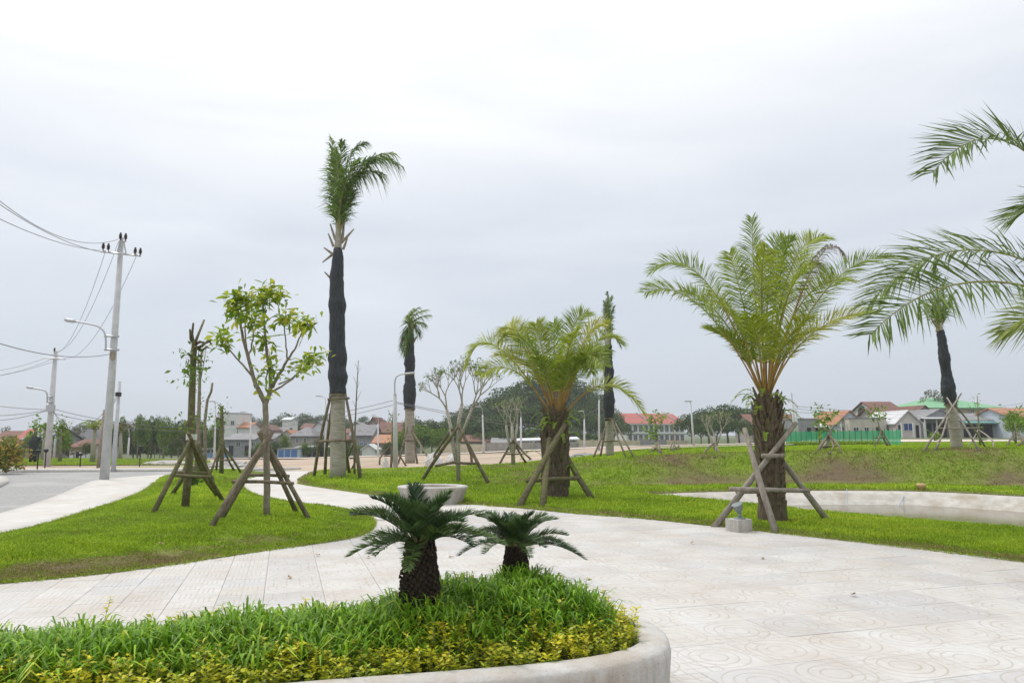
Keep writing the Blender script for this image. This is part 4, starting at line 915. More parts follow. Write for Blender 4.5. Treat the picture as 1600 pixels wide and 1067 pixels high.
def twiggy(mb, p, d, L, r, depth, ends, spread=.6, up=.25):
    q = p + d * L; mid = (p + q) / 2 + Vector((random.gauss(0, .04), random.gauss(0, .04), random.gauss(0, .03))) * L
    mb.tube([p, mid, q], [r, r * .85, r * .7], 6 if r > .015 else 4, cap=depth == 0)
    if depth == 0: ends.append((q, d)); return
    n = 2 if random.random() < .55 else 3; ph = random.uniform(0, 6.28)
    ax = d.orthogonal().normalized(); ay = d.cross(ax)
    for k in range(n):
        a = ph + 2 * math.pi * k / n + random.uniform(-.4, .4); nd_ = (d + (ax * math.cos(a) + ay * math.sin(a)) * spread * random.uniform(.7, 1.2) + Vector((0, 0, up))).normalized()
        twiggy(mb, q, nd_, L * random.uniform(.62, .88), r * .68, depth - 1, ends, spread, up)
def leaf_tuft(centres, n, size, spread, mat, name, parent, W=.4, up=.2, droop=.15):
    c = np.array([tuple(q) for q in centres]); c = np.repeat(c, n, 0); k = len(c); c = c + rng.normal(size=(k, 3)) * spread
    d = rand_dirs(k, up); s_ = unit(np.cross(d, rng.normal(size=(k, 3)))); L = size * rng.uniform(.6, 1.3, k)
    V, q = leaf_arrays(c, d, s_, L, L * W, droop); return link(name, np_mesh(name, V, quads=q, mats=[mat]), parent)

def frangipani(label, base, seed, trunks, depth, L0, r0, group=None, leafn=1, spread=.6):
    random.seed(seed); t = thing('frangipani_tree', label, 'tree', base, group); mb = MB(); ends = []
    for pth, rr in trunks:
        mb.tube([Vector(p) - Vector(base) for p in pth], [rr * (1 - .3 * i / (len(pth) - 1)) for i in range(len(pth))], 8, jit=.08)
    mb.build('trunk', M['bark_pale'], t, smooth=True); mb = MB()
    for pth, rr in trunks:
        e0 = Vector(pth[-1]) - Vector(base); d = (Vector(pth[-1]) - Vector(pth[-2])).normalized()
        for k in range(2): twiggy(mb, e0, (d + Vector((random.gauss(0, .38), random.gauss(0, .38), .25))).normalized(), L0, r0, depth, ends, spread)
    mb.build('branches', M['bark_pale'], t, smooth=True)
    if leafn: leaf_tuft([e_[0] for e_ in ends if random.random() < .45], leafn, .11, .03, MIDLEAF, 'leaves', t)
    return t
bF = gpt(716, 752); dF = bF.y
frangipani('bare pale frangipani with candelabra branches on the bank', bF, 31, [([bF, P(716, 700, dF), P(717, 660, dF), P(722, 630, dF)], .08), ([P(714, 725, dF) , P(707, 690, dF), P(704, 665, dF + .3), P(698, 640, dF + .3)], .075), ([P(717, 690, dF), P(726, 668, dF - .4), P(738, 636, dF - .5)], .06)], 4, .46, .034, leafn=4)
stake_prop('wide tripod with curved rail round the bare frangipani on the bank', [P(712, 672, dF - .2), P(718, 668, dF - .2), P(706, 672, dF + .2), P(722, 676, dF + .2)], [gpt(660, 750), gpt(763, 755), gpt(676, 724), gpt(737, 722)], [(P(680, 728, dF - .3), P(712, 722, dF - .3)), (P(706, 722, dF - .3), P(747, 724, dF - .3))], .06)
bF2 = G(802, 29.0); dF2 = 29.0
frangipani('smaller bare frangipani with a dense twiggy head behind the yellowish palm', bF2, 33, [([bF2, P(801, 690, dF2), P(800, 665, dF2)], .08), ([P(803, 705, dF2), P(806, 680, dF2), P(808, 662, dF2)], .06), ([P(799, 705, dF2), P(793, 680, dF2 + .2), P(791, 664, dF2 + .2)], .06)], 3, .38, .028, leafn=3)
stake_prop('low tripod round the smaller bare frangipani', [P(799, 692, dF2), P(803, 690, dF2 - .1), P(806, 692, dF2 + .1)], [gpt(781, 724), gpt(822, 723), gpt(829, 717)], [(P(788, 709, dF2 - .2), P(818, 709, dF2 - .2))], .045)
bF3 = G(1117, 31.0)
frangipani('bare frangipani with wide twiggy head on the plateau by the thin path', bF3, 35, [([bF3, P(1117, 695, 31), P(1116, 680, 31)], .07), ([P(1117, 702, 31), P(1112, 688, 31.2), P(1107, 676, 31.2)], .05), ([P(1117, 702, 31), P(1123, 686, 30.8), P(1127, 674, 30.8)], .05)], 3, .30, .026, leafn=2)
stake_prop('low tripod round the bare frangipani by the thin path', [P(1116, 692, 31), P(1117, 692, 30.9), P(1118, 692, 31.1)], [gpt(1098, 714), gpt(1130, 713), gpt(1116, 715)], [(P(1104, 704, 30.8), P(1126, 704, 30.8))], .04)

def sapling(label, base, trunk_px, d, r0, r1, tufts, size, spread, n, mat=MIDLEAF, bark='bark', group=None, name='sapling', twigs=()):
    base = Vector(base); t = thing(name, label, 'tree', base, group); mb = MB()
    p = [P(u, v, d) - base for u, v in trunk_px]; p[0] = Vector((p[0].x, 0, -.04)); mb.tube(p, [r0 + (r1 - r0) * i / (len(p) - 1) for i in range(len(p))], 7, jit=.06)
    mb.build('trunk', M[bark], t, smooth=True)
    if twigs:
        for pts in twigs:
            mb = MB()
            q = [P(u, v, d + random.uniform(-.25, .25)) - base for u, v in pts]; mb.tube(q, [max(.006, r1 * .6 * (1 - .6 * i / len(q))) for i in range(len(q))], 5)
            mb.build('branch', M[bark], t, smooth=True)
    if tufts: leaf_tuft([P(u, v, d + random.uniform(-.3, .3)) - base for u, v in tufts], n, size, spread, mat, 'leaves', t)
    return t
random.seed(40)
bS = gpt(289, 793); dS = bS.y
sapling('mossy straight trunk cut off at the top with small leafy shoots', bS, [(289, 795), (294, 740), (298, 690), (300, 620), (302, 560), (304, 536)], dS, .082, .055,
        [(294, 550), (291, 558), (297, 570), (293, 580), (289, 586), (296, 592), (310, 560), (312, 575), (306, 585), (311, 550), (297, 600), (291, 565), (298, 655), (290, 664), (316, 660), (318, 545)], .12, .10, 12, bark='bark_moss', name='pollarded_tree',
        twigs=[[(303, 540), (300, 522), (302, 505)], [(303, 540), (310, 522), (319, 500)], [(304, 540), (298, 530), (297, 515)], [(304, 545), (316, 540), (326, 532), (332, 540)], [(304, 542), (314, 548), (324, 542)], [(302, 560), (294, 552)], [(304, 556), (312, 566)], [(300, 660), (291, 664)], [(303, 540), (312, 534), (322, 536), (330, 532)]])
stake_prop('paired mossy poles and rails round the cut mossy trunk', [P(297, 690, dS - .12), P(299, 686, dS - .15), P(301, 690, dS - .1), P(296, 690, dS + .12)], [gpt(240, 801), gpt(349, 783), gpt(341, 776), gpt(268, 772)], [(P(268, 742, dS - .3), P(333, 745, dS - .3)), (P(276, 738, dS + .45), P(326, 740, dS + .4))], .045, 'bark_moss', over=.18)
mb = MB(bS); mb.tube([P(299, 687, dS - .02), P(299.5, 678, dS - .02)], .105, 12); mb.build('white_wrap', M['white_strap'], [o for o in COL.objects if o.name.startswith('pollarded_tree')][0])
b5 = G(307, 24.0)
sapling('slim grey trunk with leafy twigs behind the mossy cut trunk', b5, [(307, 750), (309, 690), (311, 640), (312, 590), (315, 550)], 24.0, .085, .035, [(309, 640), (315, 625), (318, 640), (312, 610), (320, 560), (324, 548), (316, 575), (311, 590), (322, 648)], .11, .12, 9, twigs=[[(312, 600), (318, 570), (322, 545)], [(312, 590), (309, 560), (312, 540)], [(315, 552), (322, 540), (330, 545)]])
sapling('thin bare curving trunk beside the slim grey trunk', G(320, 25.0), [(320, 748), (321, 700), (320, 660), (324, 625), (330, 612), (332, 598)], 25.0, .06, .035, [(331, 652), (322, 668), (326, 650)], .11, .12, 8)
stake_prop('dark tripod round the slim grey trunk', [P(308, 697, 24), P(310, 697, 24.1), P(312, 697, 23.9)], [gpt(279, 760), gpt(333, 752), gpt(318, 750)], [(P(289, 733, 24), P(324, 734, 24)), (P(292, 729, 24.3), P(322, 729, 24.3))], .05, 'bark_moss')
b6 = gpt(346, 739); d6 = b6.y
sapling('small pollard with tufted twigs between the lawn and the road', b6, [(346, 740), (347, 700), (347, 660), (346, 634)], d6, .085, .06, [(340, 640), (350, 640), (342, 655), (338, 660), (349, 650), (352, 645), (339, 668), (345, 636)], .13, .12, 10, bark='bark_moss', twigs=[[(346, 655), (339, 652), (338, 660)], [(346, 642), (341, 637)], [(347, 648), (353, 643)]])
stake_prop('tripod round the small pollard near the road', [P(346, 695, d6), P(347, 694, d6 - .1), P(348, 695, d6 + .1), P(347, 696, d6)], [gpt(329, 739), gpt(376, 738), gpt(366, 735), gpt(338, 735)], [(P(337, 719, d6 - .1), P(362, 719, d6 - .1))], .045)
sapling('tall thin leafless sapling beside the tallest wrapped palm', G(556, 27.5), [(554, 742), (554, 690), (556, 640), (558, 600), (560, 563)], 27.5, .045, .012, [], .1, .1, 0, twigs=[[(557, 610), (562, 596)], [(557, 600), (552, 588)], [(559, 585), (563, 574)], [(558, 625), (564, 612)], [(557, 640), (551, 626)], [(559, 578), (555, 568)]])
stake_prop('dark thin tripod round the leafless sapling', [P(555, 690, 27.5), P(556, 690, 27.4), P(554, 690, 27.6)], [gpt(541, 735), gpt(565, 745), gpt(549, 733)], [(P(546, 716, 27.4), P(562, 716, 27.4))], .035)
sapling('ivy clad sapling with side twigs by the lamp pole', G(612, 33.0), [(611, 728), (613, 690), (614, 660), (615, 640)], 33.0, .06, .03, [(612, 690), (616, 680), (610, 675), (618, 668), (614, 660), (620, 655), (616, 650), (611, 685), (618, 690)], .12, .14, 14, twigs=[[(614, 655), (606, 640)], [(614, 660), (606, 652)], [(614, 645), (618, 632)]])
stake_prop('tripod round the ivy clad sapling', [P(612, 695, 33), P(613, 695, 32.9), P(611, 695, 33.1)], [gpt(593, 725), gpt(634, 727), gpt(616, 729)], [(P(600, 712, 32.9), P(628, 712, 32.9))], .04)
DRAC = leaf('strap_leaf', [(0, (.10, .21, .015)), (1, (.20, .31, .03))], .4, .45)
sapling('small tree with bright leaf rosettes and a crooked trunk before the green net', G(1293, 30.5), [(1287, 708), (1291, 695), (1297, 682), (1297, 668)], 30.5, .11, .05, [(1288, 662), (1296, 656), (1302, 664), (1292, 668), (1286, 655), (1300, 652), (1283, 668)], .24, .16, 16, mat=DRAC, bark='bark_pale', twigs=[[(1296, 676), (1288, 664)], [(1297, 672), (1303, 662)]])
stake_prop('tripod round the small tree before the green net', [P(1293, 682, 30.5), P(1295, 680, 30.4), P(1297, 682, 30.6), P(1292, 684, 30.6)], [gpt(1274, 709), gpt(1314, 707), gpt(1296, 709), gpt(1280, 703)], [(P(1279, 698, 30.4), P(1308, 697, 30.4))], .045)
sapling('slim sapling with feathery top behind the small rosette tree', G(1281, 34), [(1281, 700), (1280, 670), (1279, 645)], 34, .05, .02, [(1274, 641), (1279, 640), (1284, 642), (1277, 644)], .18, .16, 14)
sapling('leaning sapling with flat leafy top by the end of the green net', G(1385, 36), [(1388, 697), (1380, 684), (1374, 668), (1371, 655)], 36, .06, .025, [(1362, 645), (1368, 642), (1374, 644), (1379, 647), (1366, 649), (1372, 648)], .2, .18, 16, mat=DRAC)
stake_prop('thin poles propping the leaning sapling by the green net', [P(1376, 672, 36), P(1377, 672, 36.1)], [gpt(1366, 698), gpt(1392, 697)], [(P(1366, 684, 35.9), P(1384, 684, 35.9))], .035)
sapling('thin upright sapling with pale leaves before the shop with the teal awning', G(1529, 33), [(1532, 700), (1530, 675), (1528, 645), (1527, 618)], 33, .05, .015, [(1527, 630), (1527, 640), (1529, 655), (1526, 622), (1530, 668), (1524, 635)], .13, .12, 9, mat=DRAC)
stake_prop('thin crossed poles round the upright sapling before the shop', [P(1528, 672, 33), P(1530, 672, 33)], [gpt(1512, 698), gpt(1552, 700)], [(P(1520, 686, 32.9), P(1542, 687, 32.9))], .03, 'stake_grey')
sapling('young bushy tree on stakes beyond the lawn by the blue and white house', G(1587, 40), [(1587, 694), (1587, 675), (1586, 660)], 40, .06, .03, [(1578, 655), (1586, 650), (1594, 655), (1590, 662), (1580, 662), (1600, 650), (1604, 660), (1585, 645)], .22, .26, 18, mat=DRAC)
stake_prop('tripod round the young bushy tree by the blue and white house', [P(1586, 675, 40), P(1587, 675, 40.1), P(1588, 675, 39.9)], [gpt(1574, 697), gpt(1600, 696), gpt(1588, 698)], [(P(1578, 687, 39.8), P(1596, 687, 39.8))], .04)
sapling('young tree with two leafy clumps in front of the school', G(1026, 44), [(1026, 707), (1026, 690), (1025, 672), (1024, 655)], 44, .07, .03, [(1018, 655), (1024, 650), (1030, 655), (1016, 668), (1020, 675), (1026, 662), (1022, 680)], .3, .22, 20, mat=DRAC)
stake_prop('tripod round the young tree in front of the school', [P(1025, 690, 44), P(1026, 690, 44.1), P(1027, 690, 43.9)], [gpt(1015, 707), gpt(1036, 708), gpt(1029, 709)], [(P(1019, 699, 43.8), P(1033, 699, 43.8))], .04)
sapling('thin pole like sapling with tripod beyond the thin path', G(1053, 46), [(1053, 704), (1053, 690), (1052, 665)], 46, .045, .02, [(1052, 664), (1051, 668)], .2, .1, 6)
stake_prop('small tripod round the thin pole like sapling', [P(1052, 688, 46), P(1053, 688, 46.1), P(1054, 688, 45.9)], [gpt(1045, 705), gpt(1063, 704), gpt(1054, 706)], [], .035)

# ------------------------------------------------------------------ poles, lamps, wires
def pole_thing(label, pts, d, w, name='utility_pole', cat='utility pole', group=None, mat='pole'):
    """tapered concrete pole seen from (u, v) foot to (u, v) top"""
    (u0, v0), (u1, v1) = pts; B = G(u0, d); top = P(u1, v1, d); t = thing(name, label, cat, B, group)
    mb = MB(B); mb.tube([B - Vector((0, 0, .1)), B.lerp(top, .5), top], [w[0] * d / F / 2, (w[0] + w[1]) * d / F / 4, w[1] * d / F / 2], 12)
    mb.build('shaft', M[mat], t, smooth=True); return t, B
def lamp_arm(t, B, px, d, r=.035, head=(.55, .16)):
    """px: arm path, last point is where the lamp head ends"""
    mb = MB(B); p = [P(u, v, d - .2) for u, v in px]; mb.tube(chaikin([tuple(q) for q in p], 2, False), r, 8); arm = mb.build('lamp_arm', M['metal'], t, smooth=True)
    e = p[-1]; dr = (p[-1] - p[-2]).normalized(); mb = MB(B); s_ = head[0]; c = e + dr * s_ * .5
    mb.tube([e - dr * .05, e + dr * s_ * .15, e + dr * s_ * .8, e + dr * s_], [.05, head[1] * .5, head[1] * .5, .04], 8); mb.build('lamp_head', M['metal'], t, smooth=True)
def crossarm(t, B, a, b, d, ins, size=.07, hi=.24):
    mb = MB(B); mb.tube([P(*a, d - .2), P(*b, d - .2)], size * .6, 4); ca = mb.build('crossarm', M['metal'], t)
    for u, v in ins:
        mb = MB(B); p = P(u, v, d - .2); pr = [(0, .03), (.08, .03), (.09, .085), (.14, .05), (.16, .09), (.21, .05), (.23, .085), (.28, .05), (.36, .045)]
        mb.tube([p + Vector((0, 0, z * hi / .3)) for z, r_ in pr], [r_ * hi / .3 for z, r_ in pr], 8); mb.build('insulator', M['insulator'], t, smooth=True)
dP = 28.0
pA, BA_ = pole_thing('tall concrete power pole with six dark insulators and a lamp arm at the pavement corner', ((167, 748), (190, 372)), dP, (13.5, 7.5))
crossarm(pA, BA_, (158, 393), (220, 400), dP, [(161, 391), (169, 392), (211, 398), (219, 399)])
crossarm(pA, BA_, (186, 376), (197, 377), dP, [(188, 375), (196, 376)])
mb = MB(BA_); mb.tube([P(183, 396, dP - .15), P(188, 376, dP - .15)], .03, 5); mb.tube([P(197, 397, dP - .15), P(193, 376, dP - .15)], .03, 5); mb.build('brace', M['metal'], pA)
mb = MB(BA_)
for v in (525, 546): mb.tube([P(163, v, dP - .15), P(186, v + .7, dP - .15)], .04, 6)
mb.build('lamp_bracket', M['metal'], pA); lamp_arm(pA, BA_, [(165, 548), (165.5, 528), (163, 518), (155, 510), (140, 506), (116, 502)], dP, .034, (.38, .15))
mb = MB(BA_); mb.box(P(176, 556, dP - .25), (.16, .12, .3)); mb.build('cable_clamp', M['dry_petiole'], pA)
pB, BB_ = pole_thing('concrete power pole with one crossarm and lamp arm across the gravel road', ((76, 733), (87, 549)), 40.0, (10, 6)); dB2 = 40.0
crossarm(pB, BB_, (70, 559), (102, 561), dB2, [(85, 550)], hi=.2)
mb = MB(BB_)
for v in (620, 628): mb.tube([P(73, v, dB2 - .15), P(83, v, dB2 - .15)], .04, 6)
mb.box(P(79, 638, dB2 - .25), (.4, .2, .35)); mb.build('lamp_bracket', M['metal'], pB); lamp_arm(pB, BB_, [(74, 628), (74, 616), (71, 610), (62, 608), (50, 606)], dB2, .045, (.3, .14))
pC, _ = pole_thing('bare concrete pole with a band near its top behind the corner power pole', ((180, 734), (187, 596)), 36.0, (7, 4.5))
mb = MB(_); mb.box(P(185, 616, 35.8), (.2, .2, .2)); mb.build('cable_clamp', M['black_metal'], pC)
pole_thing('short brownish concrete pole just behind the corner power pole', ((157, 733), (164, 640)), 38.0, (7, 5), mat='dry_petiole')
pD, BD = pole_thing('concrete lamp pole with thin curved arm beside the slim wrapped palm', ((619, 726), (617, 615)), 32.0, (8, 5.5), name='lamp_pole', cat='street lamp')
lamp_arm(pD, BD, [(617, 618), (616.5, 600), (618, 590), (624, 585), (634, 584)], 32.0, .03, (.4, .10))
pE, BE = pole_thing('pair of pale concrete poles standing close together near the green net', ((1243, 690), (1238, 630)), 48.0, (4.5, 3.5))
mb = MB(BE); mb.tube([G(1247, 48.3), P(1243, 640, 48.3)], [.09, .07], 10); mb.build('shaft', M['pole'], pE, smooth=True)
mb = MB(BE); mb.tube([P(1238, 630, 48), P(1237, 614, 48)], .03, 6); mb.build('mast', M['metal'], pE)
for i, (lab, f, tp, d, arm) in enumerate([('thin white lamp pole on the dirt between the houses and the young tree', (391, 715), (392, 657), 62, -10), ('thin white lamp pole just left of the tallest wrapped palm', (509, 716), (509, 632), 58, -9), ('thin white lamp pole by the red roofed cottages', (591, 712), (591, 662), 66, -6), ('white lamp pole on the dirt before the grey roofed villa', (756, 707), (754, 648), 58, -6),
        ('white lamp pole before the long white roofed shed', (814, 704), (814, 652), 70, -4), ('white lamp pole by the end of the cream wall', (913, 700), (913, 655), 66, -4), ('tall thin white mast beside the upright wrapped palm', (936, 712), (936, 625), 45, -3), ('white lamp pole with red foot before the wooded hill beyond the school', (1084, 703), (1080, 640), 50, -4), ('thin white lamp pole before the row of grey roofs', (336, 715), (337, 640), 60, -6), ('thin white lamp pole among the trees beyond the gravel road', (201, 722), (202, 683), 62, -4), ('thin white lamp pole by the left trees beyond the road', (86, 722), (87, 682), 62, -4)]):
    t, B = pole_thing(lab, (f, tp), d, (3.6, 2.2), name='lamp_pole', cat='street lamp', group='thin lamp poles across the new plots')
    mb = MB(B); mb.tube(chaikin([tuple(P(u, v, d)) for u, v in [tp, (tp[0] - .2, tp[1] - 9), (tp[0] + arm * .35, tp[1] - 12), (tp[0] + arm, tp[1] - 13)]], 2, False), .022, 6); mb.build('lamp_arm', M['metal'], t)
    mb = MB(B); c = P(tp[0] + arm * 1.2, tp[1] - 13, d); mb.box(c, (.45, .16, .08)); mb.build('lamp_head', M['metal'], t)
for lab, u, v, vt in [('black garden lamp post on the grass beyond the road', 58, 734, 702), ('black garden lamp post near the low rubble wall', 218, 729, 696), ('black garden lamp post left of the bare pole', 70, 731, 701), ('black garden lamp post beside the young palm', 125, 729, 708)]:
    B = gpt(u, v); t = thing('garden_lamp', lab, 'lamp post', B, 'black garden lamps beyond the road'); h = P(u, vt, B.y).z - B.z
    mb = MB(); mb.tube([(0, 0, -.05), (0, 0, h * .8)], .03, 8); mb.build('post', M['black_metal'], t); mb = MB(); mb.tube([(0, 0, h * .8), (0, 0, h * .84), (0, 0, h * .97), (0, 0, h)], [.04, .09, .12, .03], 8); mb.build('lantern', M['black_metal'], t)
def wire(label, a, b, sag, r=.014, n=18):
    a, b = Vector(a), Vector(b); pts = [a.lerp(b, i / n) - Vector((0, 0, sag * 4 * (i / n) * (1 - i / n))) for i in range(n + 1)]
    mb = MB(a); mb.tube(pts, r * .7, 5, cap=False); o = mb.build('overhead_wire', M['wire'], loc=a); tag(o, label, 'wire', 'overhead wires')
OFF = 15.5
for (u, v, v0, s_, nm_) in [(188, 373, 262, .75, 'tip'), (164, 392, 312, .25, 'road side crossarm end'), (212, 396, 230, .55, 'lawn side crossarm end')]:
    wire('power wire from the %s of the corner pole out over the road' % nm_, P(u, v, dP - .2), P(-60, v0 if s_ != .55 else 276, OFF), s_)
for (u, v, u2, v2, nm_) in [(165, 392, 84, 551, 'road side arm'), (185, 378, 88, 549, 'tip'), (214, 398, 101, 560, 'lawn side arm')]: wire('power wire from the corner pole %s down to the pole across the road' % nm_, P(u, v, dP - .2), P(u2, v2, dB2 - .2), 1.1, .012)
wire('low cable from the corner pole towards the road', P(173, 553, dP - .15), P(-80, 508, 16), .35, .018)
for i, (v2, s_, r_) in enumerate([(570, .6, .013), (580, .7, .013), (590, .5, .013)]): wire('wire from the pole across the road running away along the road', P(72 + i * 14, 559, dB2 - .2), P(-120, v2, 42), s_, r_)
for v2, s_ in [(640, .5), (632, .9), (612, .3)]: wire('low cable from the pole across the road running away along the road', P(78, 640, dB2), P(-150, v2 - 10, 42), s_, .022)
for s_, vv in [(1.3, 624), (1.5, 627)]: wire('sagging cable between the pole across the road and the bare pole', P(80, 637, dB2 - .1), P(185, vv - 8, 36), s_, .02)
for vv, s_ in [(641, .5), (648, .45)]: wire('long low cable from the bare pole to the lamp pole by the palm', P(80, vv - 3, dB2 - .1), P(345, vv + 22, 52), s_, .022); wire('long low cable over the dirt field to the lamp pole by the slim palm', P(345, vv + 22, 52), P(617, vv - 16, 32.2), .35, .018)
for vv in (0, 6): wire('cable from the lamp pole by the slim palm to the villa', P(619, 628 + vv * .3, 32), P(900, 668 + vv, 80), .3, .018)
wire('cable over the cream wall towards the mast', P(860, 665, 75), P(936, 637, 45), .3, .018); wire('cable from the mast towards the school', P(936, 637, 45), P(1010, 652, 90), .3, .018)
for vv in (0, 4, 9): wire('cable along the row of houses from the paired poles', P(1240, 634 + vv, 48), P(1470, 640 + vv, 75), .3, .018); wire('cable along the shop houses', P(1470, 640 + vv, 75), P(1680, 612 + vv * 2, 50), .4, .018)

# ------------------------------------------------------------------ small things
bL = gpt(1158, 831); bL.y += .12
t = thing('spotlight', 'small grey garden spotlight on a square concrete block at the plaza edge', 'light', bL); M['spot'] = surf('grey_green_metal', (.16, .19, .19), (.26, .29, .29), .5, 20)
mb = MB(); mb.box((0, 0, .085), (.33, .30, .25), R(28)); mb.build('block', M['concrete'], t)
mb = MB(); mb.tube([(.02, 0, .21), (.02, 0, .225), (.02, 0, .24)], [.11, .10, .03], 12); mb.tube([(.02, 0, .22), (.02, 0, .33)], .035, 8); mb.build('bracket', M['spot'], t, smooth=True)
mb = MB(); a = Vector((.02, 0, .34)); dv = Vector((-.35, -.2, .9)).normalized(); mb.tube([a - dv * .02, a + dv * .03, a + dv * .10, a + dv * .13, a + dv * .135], [.03, .075, .085, .10, .09], 14); mb.build('lamp_head', M['spot'], t, smooth=True)
p = gpt(1429, 771); p = Vector((at_u(1429, 22.6), 22.40, 0.0)); t = thing('bucket', 'small tan plastic bucket standing on the pond edge', 'bucket', p)
M['tan'] = surf('tan_plastic', (.52, .36, .16), (.58, .42, .2), .5, 10)
mb = MB(); mb.tube([(0, 0, 0), (0, 0, .14), (0, 0, .145), (0, 0, .22)], [.09, .12, .128, .128], 14); mb.tube([(0, 0, .222), (0, 0, .05)], [.115, .085], 14); mb.build('body', M['tan'], t, smooth=True)
M['bluepipe'] = surf('blue_grey_pipe', (.32, .38, .44), (.40, .45, .5), .5, 10)
for lab, a, b in [('upright thin blue grey pipe in the pond', (1323, 764, 21.9), (1324, 797, 21.3)), ('slanting thin blue grey pipe against the pond edge', (1416, 768, 22.2), (1403, 792, 21.2))]:
    pa, pb = P(*a), P(*b); mb = MB(pb); mb.tube([pb, pa], .014, 6); o = mb.build('pipe', M['bluepipe'], loc=pb); tag(o, lab, 'pipe')
# second planter behind the cycads
c2 = Vector((*gp(676, 786), 0)); t = thing('planter', 'small round concrete planter with stained side on the far lawn edge', 'planter', c2)
ell = [(1.0 * math.cos(a) * .88, .75 * math.sin(a)) for a in np.linspace(0, 2 * math.pi, 33)[:-1]]
mb = MB(); ring_wall(mb, ell, [(.16, -.05), (.12, .12), (.05, .32), (.01, .39), (.03, .42), (.10, .43), (.2, .428), (.23, .40), (.23, .25)]); mb.build('planter_wall', M['concrete'], t, smooth=True)
mb = MB(); mb.add([(x * .78, y * .72, .36) for x, y in ell], [tuple(range(len(ell)))]); mb.build('soil', M['soil'], t)
# fallen leaves on the paving and the lawn
DRYL = surf('fallen_leaf', (.30, .19, .09), (.42, .30, .16), .8, 20)
dl = bpy.data.meshes.new('fallen_leaf'); dl.from_pydata([(0, 0, 0), (.35, -.2, .12), (.7, -.16, .1), (1, 0, .2), (.7, .17, .04), (.35, .2, .16), (.5, 0, 0)], [], [(0, 1, 6), (1, 2, 6), (2, 3, 6), (3, 4, 6), (4, 5, 6), (5, 0, 6)]); dl.materials.append(DRYL)
for i, (u, v, z) in enumerate([(574, 871, .004), (455, 905, .004), (256, 855, .10), (345, 874, .06), (930, 772, .06), (1190, 872, .004), (1330, 930, .004), (700, 872, .004), (1080, 850, .004), (500, 868, .02)]):
    q = gpt(u, v); o = link('fallen_leaf', dl, None, q + Vector((0, 0, .012 if z < .05 else .04))); o.scale = (.11,) * 3; o.rotation_euler = (random.uniform(-.2, .2), random.uniform(-.2, .2), random.uniform(0, 6)); tag(o, 'dry brown leaf fallen on the ground', 'fallen leaf', 'fallen leaves')

# ------------------------------------------------------------------ far trees
FOREST = leaf('forest_leaf', [(0, (.030, .065, .012)), (.5, (.055, .10, .018)), (1, (.10, .155, .025))], .25, .6, wscale=3.0, jitter=.35, spec=.2)
LIGHTF = leaf('light_green_leaf', [(0, (.07, .14, .015)), (.5, (.12, .21, .02)), (1, (.20, .28, .035))], .3, .6, wscale=3.0, jitter=.35, spec=.2)
OLIVE = leaf('olive_leaf', [(0, (.075, .085, .035)), (.5, (.12, .125, .05)), (1, (.19, .16, .07))], .25, .6, wscale=3.0, jitter=.35, spec=.2)
def far_tree_proto(kind, mat, seed):
    """unit-high tree: trunk with limbs and a crown of leaf clumps in uneven lobes"""
    random.seed(seed); g = np.random.default_rng(seed)
    tr = MB(); ends = []; tr.tube([(0, 0, -.03), (.01, .01, .2), (.0, .02, .42)], [.028, .022, .017], 7)
    for k in range(6):
        a = k * 1.1 + random.uniform(-.3, .3); e_ = Vector((math.cos(a) * .22, math.sin(a) * .22, random.uniform(.55, .85))); tr.tube([(0, .01, .3 + .03 * k), tuple(e_ * .55 + Vector((0, 0, .16))), tuple(e_)], [.014, .009, .004], 5); ends.append(e_)
    lobes = []
    if kind == 'spread': L_ = [((math.cos(a) * q, math.sin(a) * q, z), (.20, .20, .13)) for a, q, z in [(i * 2.4, .10 + .26 * (i / 13) ** .5, .84 - .30 * (i / 13)) for i in range(14)]]
    elif kind == 'tall': L_ = [((random.gauss(0, .06), random.gauss(0, .06), .30 + .62 * i / 9), (.13 - .05 * abs(i - 4) / 5, .13 - .05 * abs(i - 4) / 5, .10)) for i in range(10)]
    elif kind == 'wispy': L_ = [((random.gauss(0, .14), random.gauss(0, .14), random.uniform(.4, .95)), (.10, .10, .08)) for i in range(14)]
    else: L_ = [((math.cos(i * 2.4) * .24 * math.sqrt((i % 6) / 5), math.sin(i * 2.4) * .24 * math.sqrt((i % 6) / 5), .45 + .42 * (i / 13)), (.19, .19, .15)) for i in range(14)]
    P_, D_ = [], []
    for (c, r_) in L_:
        n = 300 if kind != 'wispy' else 90; v = unit(g.normal(size=(n, 3))); rr = g.uniform(.55, 1.08, (n, 1)); P_.append(np.array(c) + v * np.array(r_) * rr * g.uniform(.8, 1.15)); D_.append(v)
    p = np.concatenate(P_); d = unit(np.concatenate(D_) + g.normal(size=p.shape) * .7); k = len(p); s_ = unit(np.cross(d, g.normal(size=(k, 3)))); L = g.uniform(.022, .05, k)
    V, q = leaf_arrays(p, d, s_, L, L * .7, .2)
    trm = bpy.data.meshes.new('trunk'); trm.from_pydata(tr.v, [], tr.f); trm.materials.append(M['bark']); trm.polygons.foreach_set('use_smooth', [True] * len(trm.polygons))
    return trm, np_mesh('crown', V, quads=q, mats=[mat])
PROTO = {k: [far_tree_proto(kd, m_, s_) for s_ in ss] for k, kd, m_, ss in [('forest', 'spread', FOREST, (1, 2, 3)), ('round', 'round', FOREST, (4, 5)), ('light', 'round', LIGHTF, (6, 7)), ('tall', 'tall', LIGHTF, (8, 9)), ('olive', 'wispy', OLIVE, (10, 11)), ('darktall', 'tall', FOREST, (12,))]}
random.seed(55)
